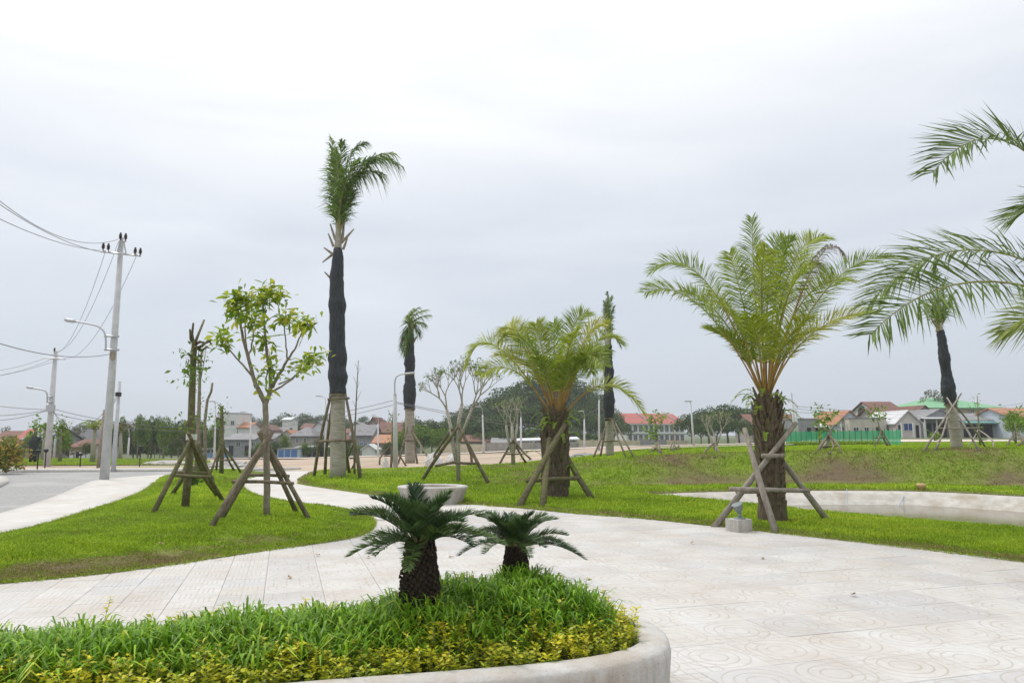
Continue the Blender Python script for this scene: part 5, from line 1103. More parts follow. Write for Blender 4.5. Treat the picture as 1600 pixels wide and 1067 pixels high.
def far_tree(kind, u, vtop, d, wpx, label, group):
    B = G(u, d); h = P(u, vtop, d).z - B.z; w = wpx * d / F; trm, cw = random.choice(PROTO[kind]); base_w = {'forest': 1.0, 'round': .8, 'light': .8, 'tall': .32, 'olive': .7, 'darktall': .32}[kind]
    t = thing('far_tree', label, 'tree', B - Vector((0, 0, .1)), group, random.uniform(0, 6.28), (w / base_w, w / base_w, h)); link('trunk', trm, t); link('crown', cw, t)
HILL = 'dark spreading tree of the wooded hill behind the fence'
for u, v, d, w in [(696, 655, 150, 66), (722, 640, 160, 74), (745, 628, 170, 84), (772, 616, 175, 90), (798, 600, 180, 96), (826, 587, 185, 104), (856, 578, 185, 108), (884, 583, 185, 100), (908, 596, 180, 90), (930, 616, 175, 76), (948, 636, 170, 66), (715, 662, 135, 70), (745, 655, 135, 74), (775, 645, 135, 80), (815, 632, 140, 86), (855, 625, 142, 90), (895, 632, 140, 84), (925, 648, 138, 70), (960, 655, 150, 56), (760, 672, 118, 60), (800, 668, 118, 66), (840, 664, 120, 66), (885, 666, 120, 66), (920, 674, 118, 50)]: far_tree('forest', u, v, d, w, HILL, 'wooded hill')
for u, v, d, w in [(1082, 644, 130, 60), (1108, 634, 135, 66), (1138, 628, 140, 70), (1166, 634, 135, 66), (1192, 645, 140, 60), (1120, 655, 115, 56), (1155, 652, 115, 56), (1095, 662, 112, 44), (1180, 664, 112, 44), (1222, 650, 150, 66), (1260, 652, 155, 66), (1290, 655, 155, 60)]: far_tree('forest', u, v, d, w, 'dark spreading tree beyond the dirt road next to the school', 'trees beside the school')
for u, v, d, w in [(640, 668, 100, 44), (662, 662, 105, 50), (688, 668, 102, 46), (625, 675, 95, 30), (676, 655, 125, 50), (650, 652, 130, 50)]: far_tree('round' if v < 660 else 'light', u, v, d, w, 'rounded green tree behind the slim wrapped palm' if v >= 660 else 'dark rounded tree behind the slim wrapped palm', 'trees behind the slim palm')
for i in range(22): far_tree(random.choice(('round', 'forest')), 352 + i * 12 + random.uniform(-5, 5), random.uniform(645, 660), 210 + random.uniform(-10, 20), random.uniform(24, 40), 'small dark tree on the distant tree line above the roofs', 'distant tree line')
for i, u in enumerate(range(196, 345, 9)): far_tree(('tall', 'round', 'olive', 'light')[i % 4], u + random.uniform(-4, 4), random.uniform(642, 668), random.uniform(82, 100), random.uniform(20, 36) if i % 4 else 14, ['slender light green tree in the grove beyond the road', 'dark round tree in the grove beyond the road', 'thin brownish tree in the grove beyond the road', 'light green round tree in the grove beyond the road'][i % 4], 'grove beyond the road')
for i, (k, u, v, d, w) in enumerate([('light', 20, 680, 90, 30), ('light', 48, 676, 90, 26), ('tall', 96, 655, 60, 12), ('light', 103, 668, 62, 22), ('olive', 110, 665, 110, 40), ('round', 128, 662, 130, 34), ('olive', 144, 660, 120, 40), ('round', 60, 684, 100, 26), ('olive', 36, 690, 70, 40), ('olive', 84, 690, 75, 36), ('round', 136, 690, 80, 20), ('round', 182, 662, 95, 30), ('olive', 118, 695, 66, 30), ('olive', 10, 664, 150, 30), ('round', -30, 672, 100, 40)]):
    far_tree(k, u, v, d, w, {'light': 'light green bushy tree among the red roofs beyond the road', 'tall': 'slender leafy tree in front of the dark red roof', 'olive': 'thin brownish tree beyond the gravel road', 'round': 'dark rounded tree beyond the gravel road'}[k], 'trees beyond the gravel road')
for i in range(24): far_tree('round' if i % 3 else 'light', -20 + i * 16 + random.uniform(-6, 6), random.uniform(684, 694), random.uniform(102, 112) if 60 < i * 16 < 330 else 128, random.uniform(30, 44), 'low dark bushy tree filling the back of the grove beyond the road' if i % 3 else 'low light green bushy tree at the back of the grove beyond the road', 'undergrowth beyond the road')
for i, (u, v) in enumerate([(408, 690), (430, 688), (446, 678), (500, 684), (520, 690), (530, 682), (556, 692), (606, 690), (345, 690), (395, 700), (478, 690)]): far_tree(('light', 'round')[i % 2], u, v, 106 + i % 3 * 4, random.uniform(16, 26), 'small bushy garden tree between the houses of the dirt field', 'garden trees between the houses')
far_tree('olive', 1462, 606, 140, 60, 'tall wispy tree rising behind the green roof', None); far_tree('olive', 1444, 622, 142, 30, 'short wispy tree left of the green roof', None)
far_tree('darktall', 1351, 634, 125, 14, 'dark narrow conifer behind the beige wall', None); far_tree('light', 1585, 640, 62, 34, 'bright green bush tree before the blue and white house', None); far_tree('light', 1612, 648, 60, 40, 'bright green spreading tree at the end of the shop row', None)
far_tree('round', 1225, 668, 80, 24, 'dark shrub tree between the paired poles and the grey shed', None)
# roadside shrub, wrapped trees and young palms beyond the road
def bush(label, u, v, vtop, w, mat, n, size, name='shrub'):
    B = gpt(u, v); d = B.y; t = thing(name, label, 'shrub', B); h = P(u, vtop, d).z - B.z; r_ = w * d / F / 2
    c = rng.normal(size=(n, 3)) * np.array([r_ * .45, r_ * .45, h * .22]) + np.array([0, 0, h * .5]); c = c[(c[:, 2] > .02)]; k = len(c); dd = rand_dirs(k, .3); s_ = unit(np.cross(dd, rng.normal(size=(k, 3)))); L = size * rng.uniform(.6, 1.3, k)
    V, q = leaf_arrays(c, dd, s_, L, L * .45, .1); link('leaves', np_mesh('leaves', V, quads=q, mats=[mat]), t); mb = MB(); ends = []
    for a in range(5): mb.tube([(0, 0, -.03), (math.cos(a * 1.3) * r_ * .5, math.sin(a * 1.3) * r_ * .5, h * .6)], [.03, .01], 5)
    mb.build('stems', M['bark'], t)
CROTON = leaf('croton_leaf', [(0, (.10, .16, .02)), (.5, (.22, .24, .03)), (.8, (.34, .24, .04)), (1, (.36, .15, .05))], .3, .5)
bush('orange and green leaved shrub at the road edge', 8, 737, 688, 48, CROTON, 1500, .22); bush('low green shrub under the mossy cut trunk', 303, 760, 738, 16, MIDLEAF, 260, .14); bush('green shrub by the dirt road near the shops', 1462, 689, 676, 18, DRAC, 260, .2)
bW = gpt(52, 729)
def small_palm(label, u, v, vc, d, lean, n, L, wrapv=None, mat=ROYAL):
    B = G(u, d); t = thing('young_palm', label, 'palm tree', B, 'young palms beyond the road'); c = P(u + lean, vc, d) - B; mb = MB(); mb.tube([(0, 0, -.05), tuple(c * .5), tuple(c)], [.17, .14, .09], 9); mb.build('trunk', M['palm_ring'], t, smooth=True)
    if wrapv: a = P(u + lean, wrapv[0], d).z - B.z; b = P(u, wrapv[1], d).z - B.z; mb = MB(); mb.tube([tuple(c * (b / c.z)), tuple(c * ((a + b) / 2 / c.z)), tuple(c * (a / c.z))], [.24, .26, .17], 10, jit=.1); mb.build('cloth_wrap', M['cloth'], t, smooth=True)
    for k in range(n):
        a = k * 2.4; e_ = R(35 + 45 * (k / n)); hd = Vector((math.cos(a), math.sin(a), 0)); dd = hd * math.cos(e_) + Vector((0, 0, math.sin(e_))); p0 = c - Vector((0, 0, .1)); link('frond', frond_mesh('frond', bez(p0, p0 + dd * L * .55, p0 + dd * L + hd * .1 * L - Vector((0, 0, .35 * L)), 8), [M['rachis'], M['rachis'], mat], 20, .4, .06, .15, .03, droop=.6), t)
random.seed(77)
small_palm('young palm with pale trunk and upright tuft beyond the road', 147, 729, 672, 46, 1, 9, 1.1, mat=DATE); small_palm('thin young palm drooping to one side behind the bare pole', 70, 728, 672, 52, 1, 7, .9)
small_palm('young palm with reddish drooping fronds behind the corner pole', 190, 726, 676, 58, -1, 9, 1.5, mat=OLIVE)
sapling('tree bundled in black cloth with leafy top beyond the road', G(52, 46), [(51, 729), (52, 700), (55, 680), (57, 668)], 46, .16, .08, [(52, 672), (58, 665), (50, 680), (62, 674), (55, 660), (64, 682), (48, 684)], .26, .2, 22, mat=DRAC)
tb = [o for o in COL.objects if o.get('label') == 'tree bundled in black cloth with leafy top beyond the road'][0]; mb = MB(tb.location); mb.tube([P(51, 727, 45.9), P(52, 705, 45.9), P(54, 690, 45.9), P(56, 682, 45.9)], [.20, .24, .30, .20], 10, jit=.12); mb.tube([P(55, 688, 45.9), P(64, 684, 45.9)], [.15, .1], 8); mb.build('cloth_wrap', M['cloth'], tb, smooth=True)
sapling('dense slender young tree left of the dark red roof', G(94, 47), [(93, 728), (94, 700), (95, 670)], 47, .11, .07, [(96, 664), (95, 672), (97, 660), (94, 682), (98, 690), (93, 676)], .2, .2, 22, mat=MIDLEAF)

# ------------------------------------------------------------------ buildings
WALL = {k: surf(k + '_wall', c1, c2, .85, 3, .1, 20, c3=c3, s3=.5) for k, c1, c2, c3 in [('white', (.62, .62, .60), (.72, .72, .70), (.52, .51, .47)), ('cream', (.52, .45, .32), (.62, .55, .40), (.40, .35, .26)), ('pale_blue', (.46, .52, .58), (.55, .61, .67), (.40, .44, .48)), ('grey', (.24, .24, .24), (.34, .34, .335), (.17, .17, .165)), ('weathered', (.30, .27, .24), (.44, .41, .37), (.19, .17, .15)), ('beige', (.46, .42, .35), (.58, .54, .46), (.32, .29, .24)), ('pinkish', (.56, .48, .46), (.66, .60, .59), (.48, .42, .40)), ('yellowed', (.60, .61, .56), (.70, .71, .66), (.52, .53, .47))]}
ROOF = {k: surf(k + '_roof', c1, c2, .8, 4, .4, 14, c3=c3, s3=.7, stretch=(1, 1, 1)) for k, c1, c2, c3 in [('red', (.36, .10, .085), (.48, .16, .13), (.28, .10, .09)), ('brown', (.13, .065, .05), (.24, .12, .085), (.09, .07, .05)), ('orange', (.36, .16, .09), (.46, .23, .13), (.26, .15, .10)), ('grey', (.20, .20, .205), (.30, .30, .30), (.14, .14, .14)), ('green', (.16, .36, .20), (.22, .44, .26), (.20, .36, .22)), ('pale', (.55, .56, .57), (.66, .67, .68), (.45, .45, .45)), ('slate', (.17, .17, .18), (.27, .265, .27), (.13, .115, .11))]}
M['pane'] = surf('dark_glass', (.035, .042, .05), (.07, .08, .09), .15, 4, spec=.6); M['dark'] = surf('interior_shade', (.018, .018, .018), (.04, .036, .03), .9, 3)  # dark colour standing for the shade inside openings and under the shed roof
M['blue'] = surf('blue_sheet', (.03, .06, .20), (.05, .09, .28), .5, 5); M['teal'] = surf('teal_awning', (.12, .27, .25), (.18, .34, .32), .6, 5); M['frame'] = surf('window_frame', (.5, .5, .48), (.6, .6, .58), .6, 5); M['bluewall'] = surf('blue_wall', (.08, .17, .42), (.13, .24, .52), .7, 5)
def building(label, u0, u1, ve, vr, d, depth, wall, roof, style='ridge', wins=(), doors=(), rz=0.0, over=.35, sink=.6, awn=None, posts=(), cat='house', name='house', group=None):
    """front wall from column u0 to u1 at distance d, eaves seen at ve, ridge at vr; style ridge | gable | hip | flat | shed"""
    x0, x1 = at_u(u0, d), at_u(u1, d); B = Vector(((x0 + x1) / 2, d, float(Hb((x0 + x1) / 2, d)))); W = x1 - x0; he = P((u0 + u1) / 2, ve, d).z - B.z; hr = P((u0 + u1) / 2, vr, d).z - B.z
    t = thing(name, label, cat, B, group, rz); w2 = W / 2; D = depth; mb = MB()
    vs = [(-w2, 0, -sink), (w2, 0, -sink), (w2, D, -sink), (-w2, D, -sink), (-w2, 0, he), (w2, 0, he), (w2, D, he), (-w2, D, he)]; fs = [(0, 1, 5, 4), (1, 2, 6, 5), (2, 3, 7, 6), (3, 0, 4, 7), (4, 5, 6, 7)]
    if style == 'gable': vs += [(0, 0, hr - .06), (0, D, hr - .06)]; fs += [(4, 5, 8), (7, 9, 6)]
    elif style == 'ridge': vs += [(-w2, D / 2, hr - .06), (w2, D / 2, hr - .06)]; fs += [(4, 8, 7), (5, 6, 9)]
    mb.add(vs, fs); mb.build('wall', WALL[wall], t); mb = MB(); o_ = over; th = .14
    def slab_(a, b, c, e):
        up = Vector((0, 0, th)); q = [Vector(k) for k in (a, b, c, e)]; mb.add(q + [k + up for k in q], [(3, 2, 1, 0), (4, 5, 6, 7), (0, 1, 5, 4), (1, 2, 6, 5), (2, 3, 7, 6), (3, 0, 4, 7)])
    if style == 'gable':
        k = (hr - he) / w2; slab_((-w2 - o_, -o_, he - k * o_), (0, -o_, hr), (0, D + o_, hr), (-w2 - o_, D + o_, he - k * o_)); slab_((0, -o_, hr), (w2 + o_, -o_, he - k * o_), (w2 + o_, D + o_, he - k * o_), (0, D + o_, hr))
    elif style == 'ridge':
        k = (hr - he) / (D / 2); slab_((-w2 - o_, -o_, he - k * o_), (w2 + o_, -o_, he - k * o_), (w2 + o_, D / 2, hr), (-w2 - o_, D / 2, hr)); slab_((-w2 - o_, D / 2, hr), (w2 + o_, D / 2, hr), (w2 + o_, D + o_, he - k * o_), (-w2 - o_, D + o_, he - k * o_))
    elif style == 'hip':
        r_ = min(w2 * .75, D / 2); a = [(-w2 - o_, -o_, he), (w2 + o_, -o_, he), (w2 + o_, D + o_, he), (-w2 - o_, D + o_, he), (-w2 + r_, D / 2, hr), (w2 - r_, D / 2, hr)]
        mb.add(a + [(x, y, z - th) for x, y, z in a[:4]], [(0, 1, 5, 4), (1, 2, 5), (2, 3, 4, 5), (3, 0, 4), (0, 6, 7, 1), (1, 7, 8, 2), (2, 8, 9, 3), (3, 9, 6, 0), (9, 8, 7, 6)])
    elif style == 'shed': slab_((-w2 - o_, -o_ - .4, he), (w2 + o_, -o_ - .4, he), (w2 + o_, D, hr), (-w2 - o_, D, hr))
    else: slab_((-w2 - .08, -.08, he + .003), (w2 + .08, -.08, he + .003), (w2 + .08, D + .08, he + .003), (-w2 - .08, D + .08, he + .003))
    mb.build('roof', ROOF[roof], t)
    def opening(nm, u, v, w, h, mat):
        xx0, xx1 = at_u(u, d) - B.x, at_u(u + w, d) - B.x; z1, z0 = P(u, v, d).z - B.z, P(u, v + h, d).z - B.z; z0 = max(z0, .02) if nm == 'door' else z0; c = ((xx0 + xx1) / 2, z0 / 2 + z1 / 2); sz = (xx1 - xx0, z1 - z0)
        if nm == 'window':
            f_ = .07; mb = MB()
            for cx, cz, sx, sz_ in ((c[0], z1 - f_ / 2, sz[0], f_), (c[0], z0 + f_ / 2, sz[0], f_), (xx0 + f_ / 2, c[1], f_, sz[1] - 2 * f_), (xx1 - f_ / 2, c[1], f_, sz[1] - 2 * f_), (c[0], c[1], f_ * .8, sz[1] - 2 * f_)): mb.box((cx, -.045, cz), (sx, .09, sz_))
            wo_ = mb.build('window', M['frame'], t); mb = MB(); mb.box((c[0], -.012, c[1]), (sz[0] - .1, .03, sz[1] - .1)); mb.build('pane', mat, wo_)
        else: mb = MB(); mb.box((c[0], -.02, c[1]), (sz[0], .06, sz[1])); mb.build(nm, mat, t)
    for q in wins: opening('window', *q[:4], M[q[4]] if len(q) > 4 else M['pane'])
    for q in doors: opening('door' if (len(q) < 6) else q[5], *q[:4], M[q[4]] if len(q) > 4 else M['dark'])  # doors, and flat dark panels for the shade inside porches and open fronts
    if awn:
        a0, a1, av0, av1, am, out = awn; xx0, xx1 = at_u(a0, d) - B.x, at_u(a1, d) - B.x; z1, z0 = P(a0, av0, d).z - B.z, P(a0, av1, d).z - B.z
        mb = MB(); slab_((xx0, -out, z0), (xx1, -out, z0), (xx1, -.02, z1), (xx0, -.02, z1)); mb.build('awning', am, t)
    for u in posts:
        x = at_u(u, d) - B.x; mb = MB(); mb.box((x, -1.2, he / 2 - .2), (.16, .16, he + .3)); mb.build('post', WALL['white'], t)
    return t
dR = 105
building('grey brown roofed house behind the large date palm', 1176, 1252, 664, 647, 118, 9, 'weathered', 'brown', wins=[(1186, 670, 5, 8), (1226, 670, 5, 8)])
building('plain weathered grey concrete shed beside the paired poles', 1246, 1280, 655, 655, 108, 7, 'grey', 'grey', 'flat', doors=[(1262, 668, 6, 16)])
building('low house with open dark porch between the grey shed and the blue gable', 1276, 1312, 668, 656, 108, 8, 'weathered', 'pale', 'shed', doors=[(1282, 671, 12, 14), (1298, 671, 9, 14)], posts=(1279, 1290, 1310))
building('small pale blue gabled house with an orange tiled roof', 1309, 1350, 661, 642, 106, 10, 'pale_blue', 'orange', 'gable', wins=[(1325, 666, 6, 9)], doors=[(1314, 667, 6, 18)], posts=(1310, 1318))
building('long beige flat fronted building with two dark windows', 1329, 1387, 654, 654, 104, 6, 'beige', 'weathered' if False else 'grey', 'flat', wins=[(1334, 667, 9, 11), (1351, 667, 8, 11)], doors=[(1370, 667, 6, 17)])
building('taller house with mossy brown tiled roof behind the beige building', 1370, 1411, 641, 627, 124, 8, 'white', 'brown', wins=[(1376, 644, 5, 7), (1392, 644, 5, 7)])
building('house with broad dark brown tiled roof beside the pink gable', 1386, 1448, 662, 637, 112, 12, 'weathered', 'brown', doors=[(1390, 666, 10, 18)])
building('pink and white gabled cottage with a dark blue blind', 1402, 1440, 660, 642, 102, 9, 'pinkish', 'pale', 'gable', wins=[(1413, 661, 15, 12, 'blue')], doors=[(1405, 664, 5, 20), (1432, 664, 5, 20)], posts=(1403, 1421, 1438), over=.3)
building('grey gabled shop house with a deep dark porch', 1441, 1500, 655, 640, 106, 9, 'grey', 'grey', 'gable', doors=[(1445, 661, 12, 24), (1460, 661, 20, 22), (1484, 661, 10, 22)], awn=(1438, 1482, 653, 655, ROOF['pale'], 2.0), posts=(1440, 1458, 1481))
building('large hall with a broad green hipped roof behind the shops', 1452, 1562, 637, 618, 135, 16, 'cream', 'green', 'hip', over=1.0, wins=[(1500, 640, 6, 5), (1520, 640, 6, 5)])
building('grey corrugated roofed shop with a teal awning and dark open front', 1502, 1572, 657, 646, 104, 9, 'weathered', 'grey', doors=[(1507, 663, 20, 20), (1529, 663, 23, 20)], awn=(1504, 1553, 658, 662, M['teal'], 1.2))
building('small blue and white house at the end of the shop row', 1584, 1660, 652, 637, 100, 9, 'pale_blue', 'orange', wins=[(1592, 658, 8, 10), (1612, 658, 8, 10)], doors=[(1602, 660, 7, 24)])
building('little house with dark green gable end between the brown roof and the grey gable', 1436, 1460, 645, 634, 120, 8, 'grey', 'brown', 'gable')
# school: two storeys turned away to the right
dSc = 215; BS = G(1026, dSc); BS.z = P(1026, 690, dSc).z - 1.6
sc = thing('school_building', 'long white two storey school with red roof and rows of tall windows', 'building', BS, rz=R(24)); Ls, Ds, He, Hr = 20.5, 13.0, P(1026, 661, dSc).z - BS.z, P(1026, 646, dSc).z - BS.z
mb = MB(); x0, x1 = -Ls / 2, Ls / 2
mb.add([(x0, 0, -2), (x1, 0, -2), (x1, Ds, -2), (x0, Ds, -2), (x0, 0, He), (x1, 0, He), (x1, Ds, He), (x0, Ds, He), (x0, Ds / 2, Hr - .08), (x1, Ds / 2, Hr - .08)], [(0, 1, 5, 4), (1, 2, 6, 5), (2, 3, 7, 6), (3, 0, 4, 7), (4, 5, 6, 7), (4, 8, 7), (5, 6, 9)]); mb.build('wall', WALL['yellowed'], sc)
mb = MB(); kk = (Hr - He) / (Ds / 2); o_ = .6
for sy in (0, 1):
    a = [(x0 - .3, -o_, He - kk * o_), (x1 + .3, -o_, He - kk * o_), (x1 + .3, Ds / 2, Hr), (x0 - .3, Ds / 2, Hr)] if sy == 0 else [(x0 - .3, Ds / 2, Hr), (x1 + .3, Ds / 2, Hr), (x1 + .3, Ds + o_, He - kk * o_), (x0 - .3, Ds + o_, He - kk * o_)]
    mb.add(a + [(x, y, z + .18) for x, y, z in a], [(3, 2, 1, 0), (4, 5, 6, 7), (0, 1, 5, 4), (1, 2, 6, 5), (2, 3, 7, 6), (3, 0, 4, 7)])
rf = mb.build('roof', ROOF['red'], sc)
for f in (.38, .86):
    mb = MB(); x = x0 + Ls * f; mb.add([(x - .12, -o_ - .05, He - kk * o_ + .1), (x + .12, -o_ - .05, He - kk * o_ + .1), (x + .12, Ds / 2, Hr + .1), (x - .12, Ds / 2, Hr + .1), (x - .12, -o_ - .05, He - kk * o_ + .5), (x + .12, -o_ - .05, He - kk * o_ + .5), (x + .12, Ds / 2, Hr + .5), (x - .12, Ds / 2, Hr + .5)], [(3, 2, 1, 0), (4, 5, 6, 7), (0, 1, 5, 4), (1, 2, 6, 5), (2, 3, 7, 6), (3, 0, 4, 7)]); mb.build('fire_wall', WALL['grey'], rf)
for z, h in ((He - .55 - 2.0, 2.0), (He - 3.3 - 2.1, 2.1)):
    for k in range(11):
        x = x0 + 1.2 + k * (Ls - 2.4) / 10; mb = MB(); mb.box((x, -.05, z + h / 2), (1.25, .10, h)); w_ = mb.build('window', M['frame'], sc); mb = MB(); mb.box((x - .29, -.105, z + h / 2), (.50, .04, h - .2)); mb.build('pane', M['pane'], w_); mb = MB(); mb.box((x + .29, -.105, z + h / 2), (.50, .04, h - .2)); mb.build('pane', M['pane'], w_)
mb = MB(); mb.box((0, -.25, He - 2.95), (Ls, .5, .18)); mb.build('floor_band', WALL['white'], sc); mb = MB(); mb.box((0, -.35, He - .32), (Ls + .2, .6, .2)); mb.build('gutter', WALL['white'], sc)
def wall_run(label, pts, vt, wall, thick=.25, name='boundary_wall', d=None, bay=3.0):
    """wall along (u, d) points with its top seen at vt; piers at each bay"""
    g = [G(u, d_) for u, d_ in pts]; B = g[0]; t = thing(name, label, 'wall', B)
    for i in range(len(g) - 1):
        a, b = g[i], g[i + 1]; L = (b - a).length; n = max(1, int(L / bay)); za = P(pts[i][0], vt[i], a.y).z; zb = P(pts[i + 1][0], vt[i + 1], b.y).z
        for k in range(n):
            p, q = a.lerp(b, k / n), a.lerp(b, (k + 1) / n); zt0, zt1 = za + (zb - za) * k / n, za + (zb - za) * (k + 1) / n; nrm = Vector((-(q - p).y, (q - p).x, 0)).normalized() * thick / 2; e0 = (q - p).normalized() * .16
            mb = MB(B); vs = []
            for w in (p + e0, q - e0):
                for s_ in (-1, 1): vs += [(w.x + nrm.x * s_, w.y + nrm.y * s_, w.z - .5), (w.x + nrm.x * s_, w.y + nrm.y * s_, zt0 if w == p + e0 else zt1)]
            mb.add(vs, [(0, 1, 5, 4), (2, 6, 7, 3), (1, 3, 7, 5), (0, 2, 3, 1), (4, 5, 7, 6)]); mb.build('panel', WALL[wall], t)
            mb = MB(B); mb.box((p.x, p.y, (p.z - .5 + zt0 + .12) / 2), (.32, .32, zt0 + .12 - p.z + .5)); mb.build('pier', WALL[wall], t)
wall_run('long cream boundary wall before the school', [(905, 100), (1000, 112)], [687.5, 688], 'cream'); wall_run('grey weathered stretch of wall before the school', [(1000, 112), (1042, 114)], [686, 686.5], 'grey'); wall_run('short cream stretch of wall at the far end before the school', [(1042, 114), (1075, 116)], [688, 688], 'cream')
wall_run('low cream wall in front of the grey roofed villa', [(690, 92), (758, 94)], [694, 694], 'cream'); wall_run('long grey weathered fence wall under the wooded hill', [(758, 94), (905, 100)], [691.5, 690], 'weathered')
# long open shed with a thin white roof
bsd = G(856, 108); t = thing('open_shed', 'long open shed with a thin white roof under the wooded hill', 'shed', bsd); xa, xb = at_u(806, 108) - bsd.x, at_u(906, 108) - bsd.x; zr = P(856, 687, 108).z - bsd.z
mb = MB(); mb.add([(xa, 0, zr - .25), (xb, 0, zr), (xb, 5, zr + .3), (xa, 5, zr + .05), (xa, 0, zr - .1), (xb, 0, zr + .15), (xb, 5, zr + .45), (xa, 5, zr + .2)], [(3, 2, 1, 0), (4, 5, 6, 7), (0, 1, 5, 4), (1, 2, 6, 5), (2, 3, 7, 6), (3, 0, 4, 7)]); mb.build('roof', ROOF['pale'], t)
for k in range(6): mb = MB(); x = xa + .3 + (xb - xa - .6) * k / 5; mb.tube([(x, .3, -.4), (x, .3, zr - .1)], .06, 6); mb.build('post', M['metal'], t)
mb = MB(); mb.box(((xa + xb) / 2, 4.6, zr / 2 - .3), (xb - xa - .5, .15, zr + .2)); mb.build('shade_panel', M['dark'], t)  # dark sheet put in for the shade beneath the open roof
building('white villa with grey hipped roof left of the wooded hill', 732, 770, 669, 657, 140, 9, 'white', 'slate', 'hip', wins=[(739, 672, 4, 7), (750, 672, 4, 7), (760, 672, 4, 7)], doors=[(745, 680, 4, 9)])
building('low brown roofed house in front of the white villa', 716, 775, 690, 681, 115, 8, 'weathered', 'brown')
building('low grey roofed outbuilding beside the villa', 770, 800, 692, 685, 112, 8, 'grey', 'grey')
dL = 125
building('white flat roofed block among the distant houses', 338, 370, 646, 646, 150, 8, 'white', 'grey', 'flat', wins=[(359, 657, 6, 7), (345, 657, 6, 7)])
building('small house with orange roof beside the white block', 371, 388, 668, 660, 150, 7, 'white', 'orange'); building('long grey roofed row house with dark openings', 352, 396, 687, 678, dL, 9, 'grey', 'grey', doors=[(358, 696, 7, 16), (383, 696, 7, 16)], wins=[(369, 690, 7, 8), (393, 690, 6, 8)])
building('second grey roofed row house by the young tree', 399, 426, 686, 678, 130, 8, 'weathered', 'slate', doors=[(406, 694, 6, 18)], wins=[(416, 690, 6, 8)])
building('house with hipped brownish grey roof in the middle of the plots', 454, 486, 681, 667, 132, 9, 'weathered', 'slate', 'hip', wins=[(462, 684, 5, 8), (474, 684, 5, 8)])
building('white gabled house with grey roof beyond the dirt field', 484, 510, 673, 658, 140, 9, 'white', 'grey', 'gable', wins=[(492, 676, 6, 8)]); building('pale upper house on the distant tree line', 440, 452, 656, 652, 190, 7, 'white', 'pale')
building('low open stall with flat pale roof beside the blue wall', 468, 512, 699, 698, 112, 6, 'grey', 'pale', 'shed', doors=[(472, 702, 14, 16), (490, 702, 16, 16)], over=.5); building('low bright blue panelled wall building', 434, 468, 702, 701, 108, 5, 'pale_blue', 'grey', 'flat', doors=[(436, 703, 8, 12, 'bluewall', 'panel'), (446, 703, 8, 12, 'bluewall', 'panel'), (456, 703, 9, 12, 'bluewall', 'panel')])
building('dark slate house with small gable beyond the dirt field', 548, 580, 680, 664, 122, 9, 'grey', 'slate', wins=[(562, 690, 6, 6, 'bluewall'), (574, 690, 5, 6, 'bluewall')]); building('house with brown tiled gable roof behind the red cottages', 572, 592, 668, 652, 130, 9, 'weathered', 'brown', 'gable')
building('cottage with faded red roof by the thin lamp pole', 584, 618, 692, 680, 112, 8, 'weathered', 'orange'); building('red brown roofed house right of the brown gable', 590, 624, 676, 660, 128, 9, 'grey', 'brown'); building('tiny white hut with pale roof on the dirt field', 566, 586, 702, 695, 100, 4, 'white', 'pale', 'gable', over=.2)
building('house with long dark roof behind the tallest wrapped palm', 508, 540, 690, 680, 122, 9, 'grey', 'brown')
building('red roofed house at the far end of the gravel road', -20, 18, 690, 674, 120, 9, 'weathered', 'brown'); building('house with bright red gable roof beyond the road', 20, 34, 690, 671, 115, 8, 'white', 'red'); building('grey house with slate roof beyond the road', 36, 68, 687, 669, 100, 9, 'grey', 'slate', wins=[(42, 694, 4, 7), (56, 694, 4, 7)])
building('white gabled house with dark red roof among the left trees', 110, 140, 699, 688, 88, 7, 'white', 'brown', doors=[(120, 705, 5, 20)], wins=[(113, 703, 4, 6)]); building('grey blue house behind the dense slender tree', 98, 116, 684, 672, 110, 8, 'pale_blue', 'slate', 'gable')
random.seed(91)
for i, (u, w, v, rf_, wl2) in enumerate([(330, 16, 668, 'orange', 'white'), (404, 18, 664, 'brown', 'weathered'), (424, 20, 668, 'slate', 'white'), (440, 16, 672, 'orange', 'beige'), (470, 14, 662, 'brown', 'white'), (512, 18, 666, 'slate', 'pale_blue'), (528, 16, 670, 'brown', 'weathered'), (548, 18, 660, 'grey', 'white'), (608, 18, 664, 'brown', 'beige'), (634, 16, 676, 'orange', 'weathered'), (706, 18, 672, 'slate', 'weathered')]):
    building('small %s house with %s roof among the distant houses of the town' % (wl2.replace('_', ' '), rf_), u, u + w, v + 7, v, 152 + (i * 7) % 20, 7, wl2, rf_, ('ridge', 'gable')[i % 2], wins=[(u + w * .2, v + 10, 3, 4), (u + w * .6, v + 10, 3, 4)], group='distant houses of the town')
# bus behind the rubble
bb = G(326, 118); t = thing('bus', 'blue and white bus parked beyond the rubble piles', 'bus', bb, rz=R(-8)); kx = 118 / F; wl_, hb = 46 * kx, P(326, 700, 118).z - bb.z; M['buswhite'] = surf('bus_white', (.62, .66, .70), (.68, .71, .74), .35, 3); M['busblue'] = surf('bus_blue', (.12, .30, .52), (.16, .36, .58), .35, 3); M['tyre'] = surf('tyre', (.02, .02, .02), (.03, .03, .03), .8, 8)
mb = MB(); mb.box((0, 1, hb * .38), (wl_, 2.2, hb * .46)); mb.build('body', M['busblue'], t); mb = MB(); mb.box((0, 1, hb * .80), (wl_ * .985, 2.15, hb * .38)); mb.build('upper_body', M['buswhite'], t); mb = MB(); mb.box((0, 1, hb * 1.0), (wl_ * .9, 1.9, .12)); mb.build('roof', M['buswhite'], t)
for k in range(5): mb = MB(); mb.box((-wl_ / 2 + wl_ * (.12 + .19 * k), -.10, hb * .76), (wl_ * .165, .04, hb * .26)); mb.build('window', M['pane'], t)
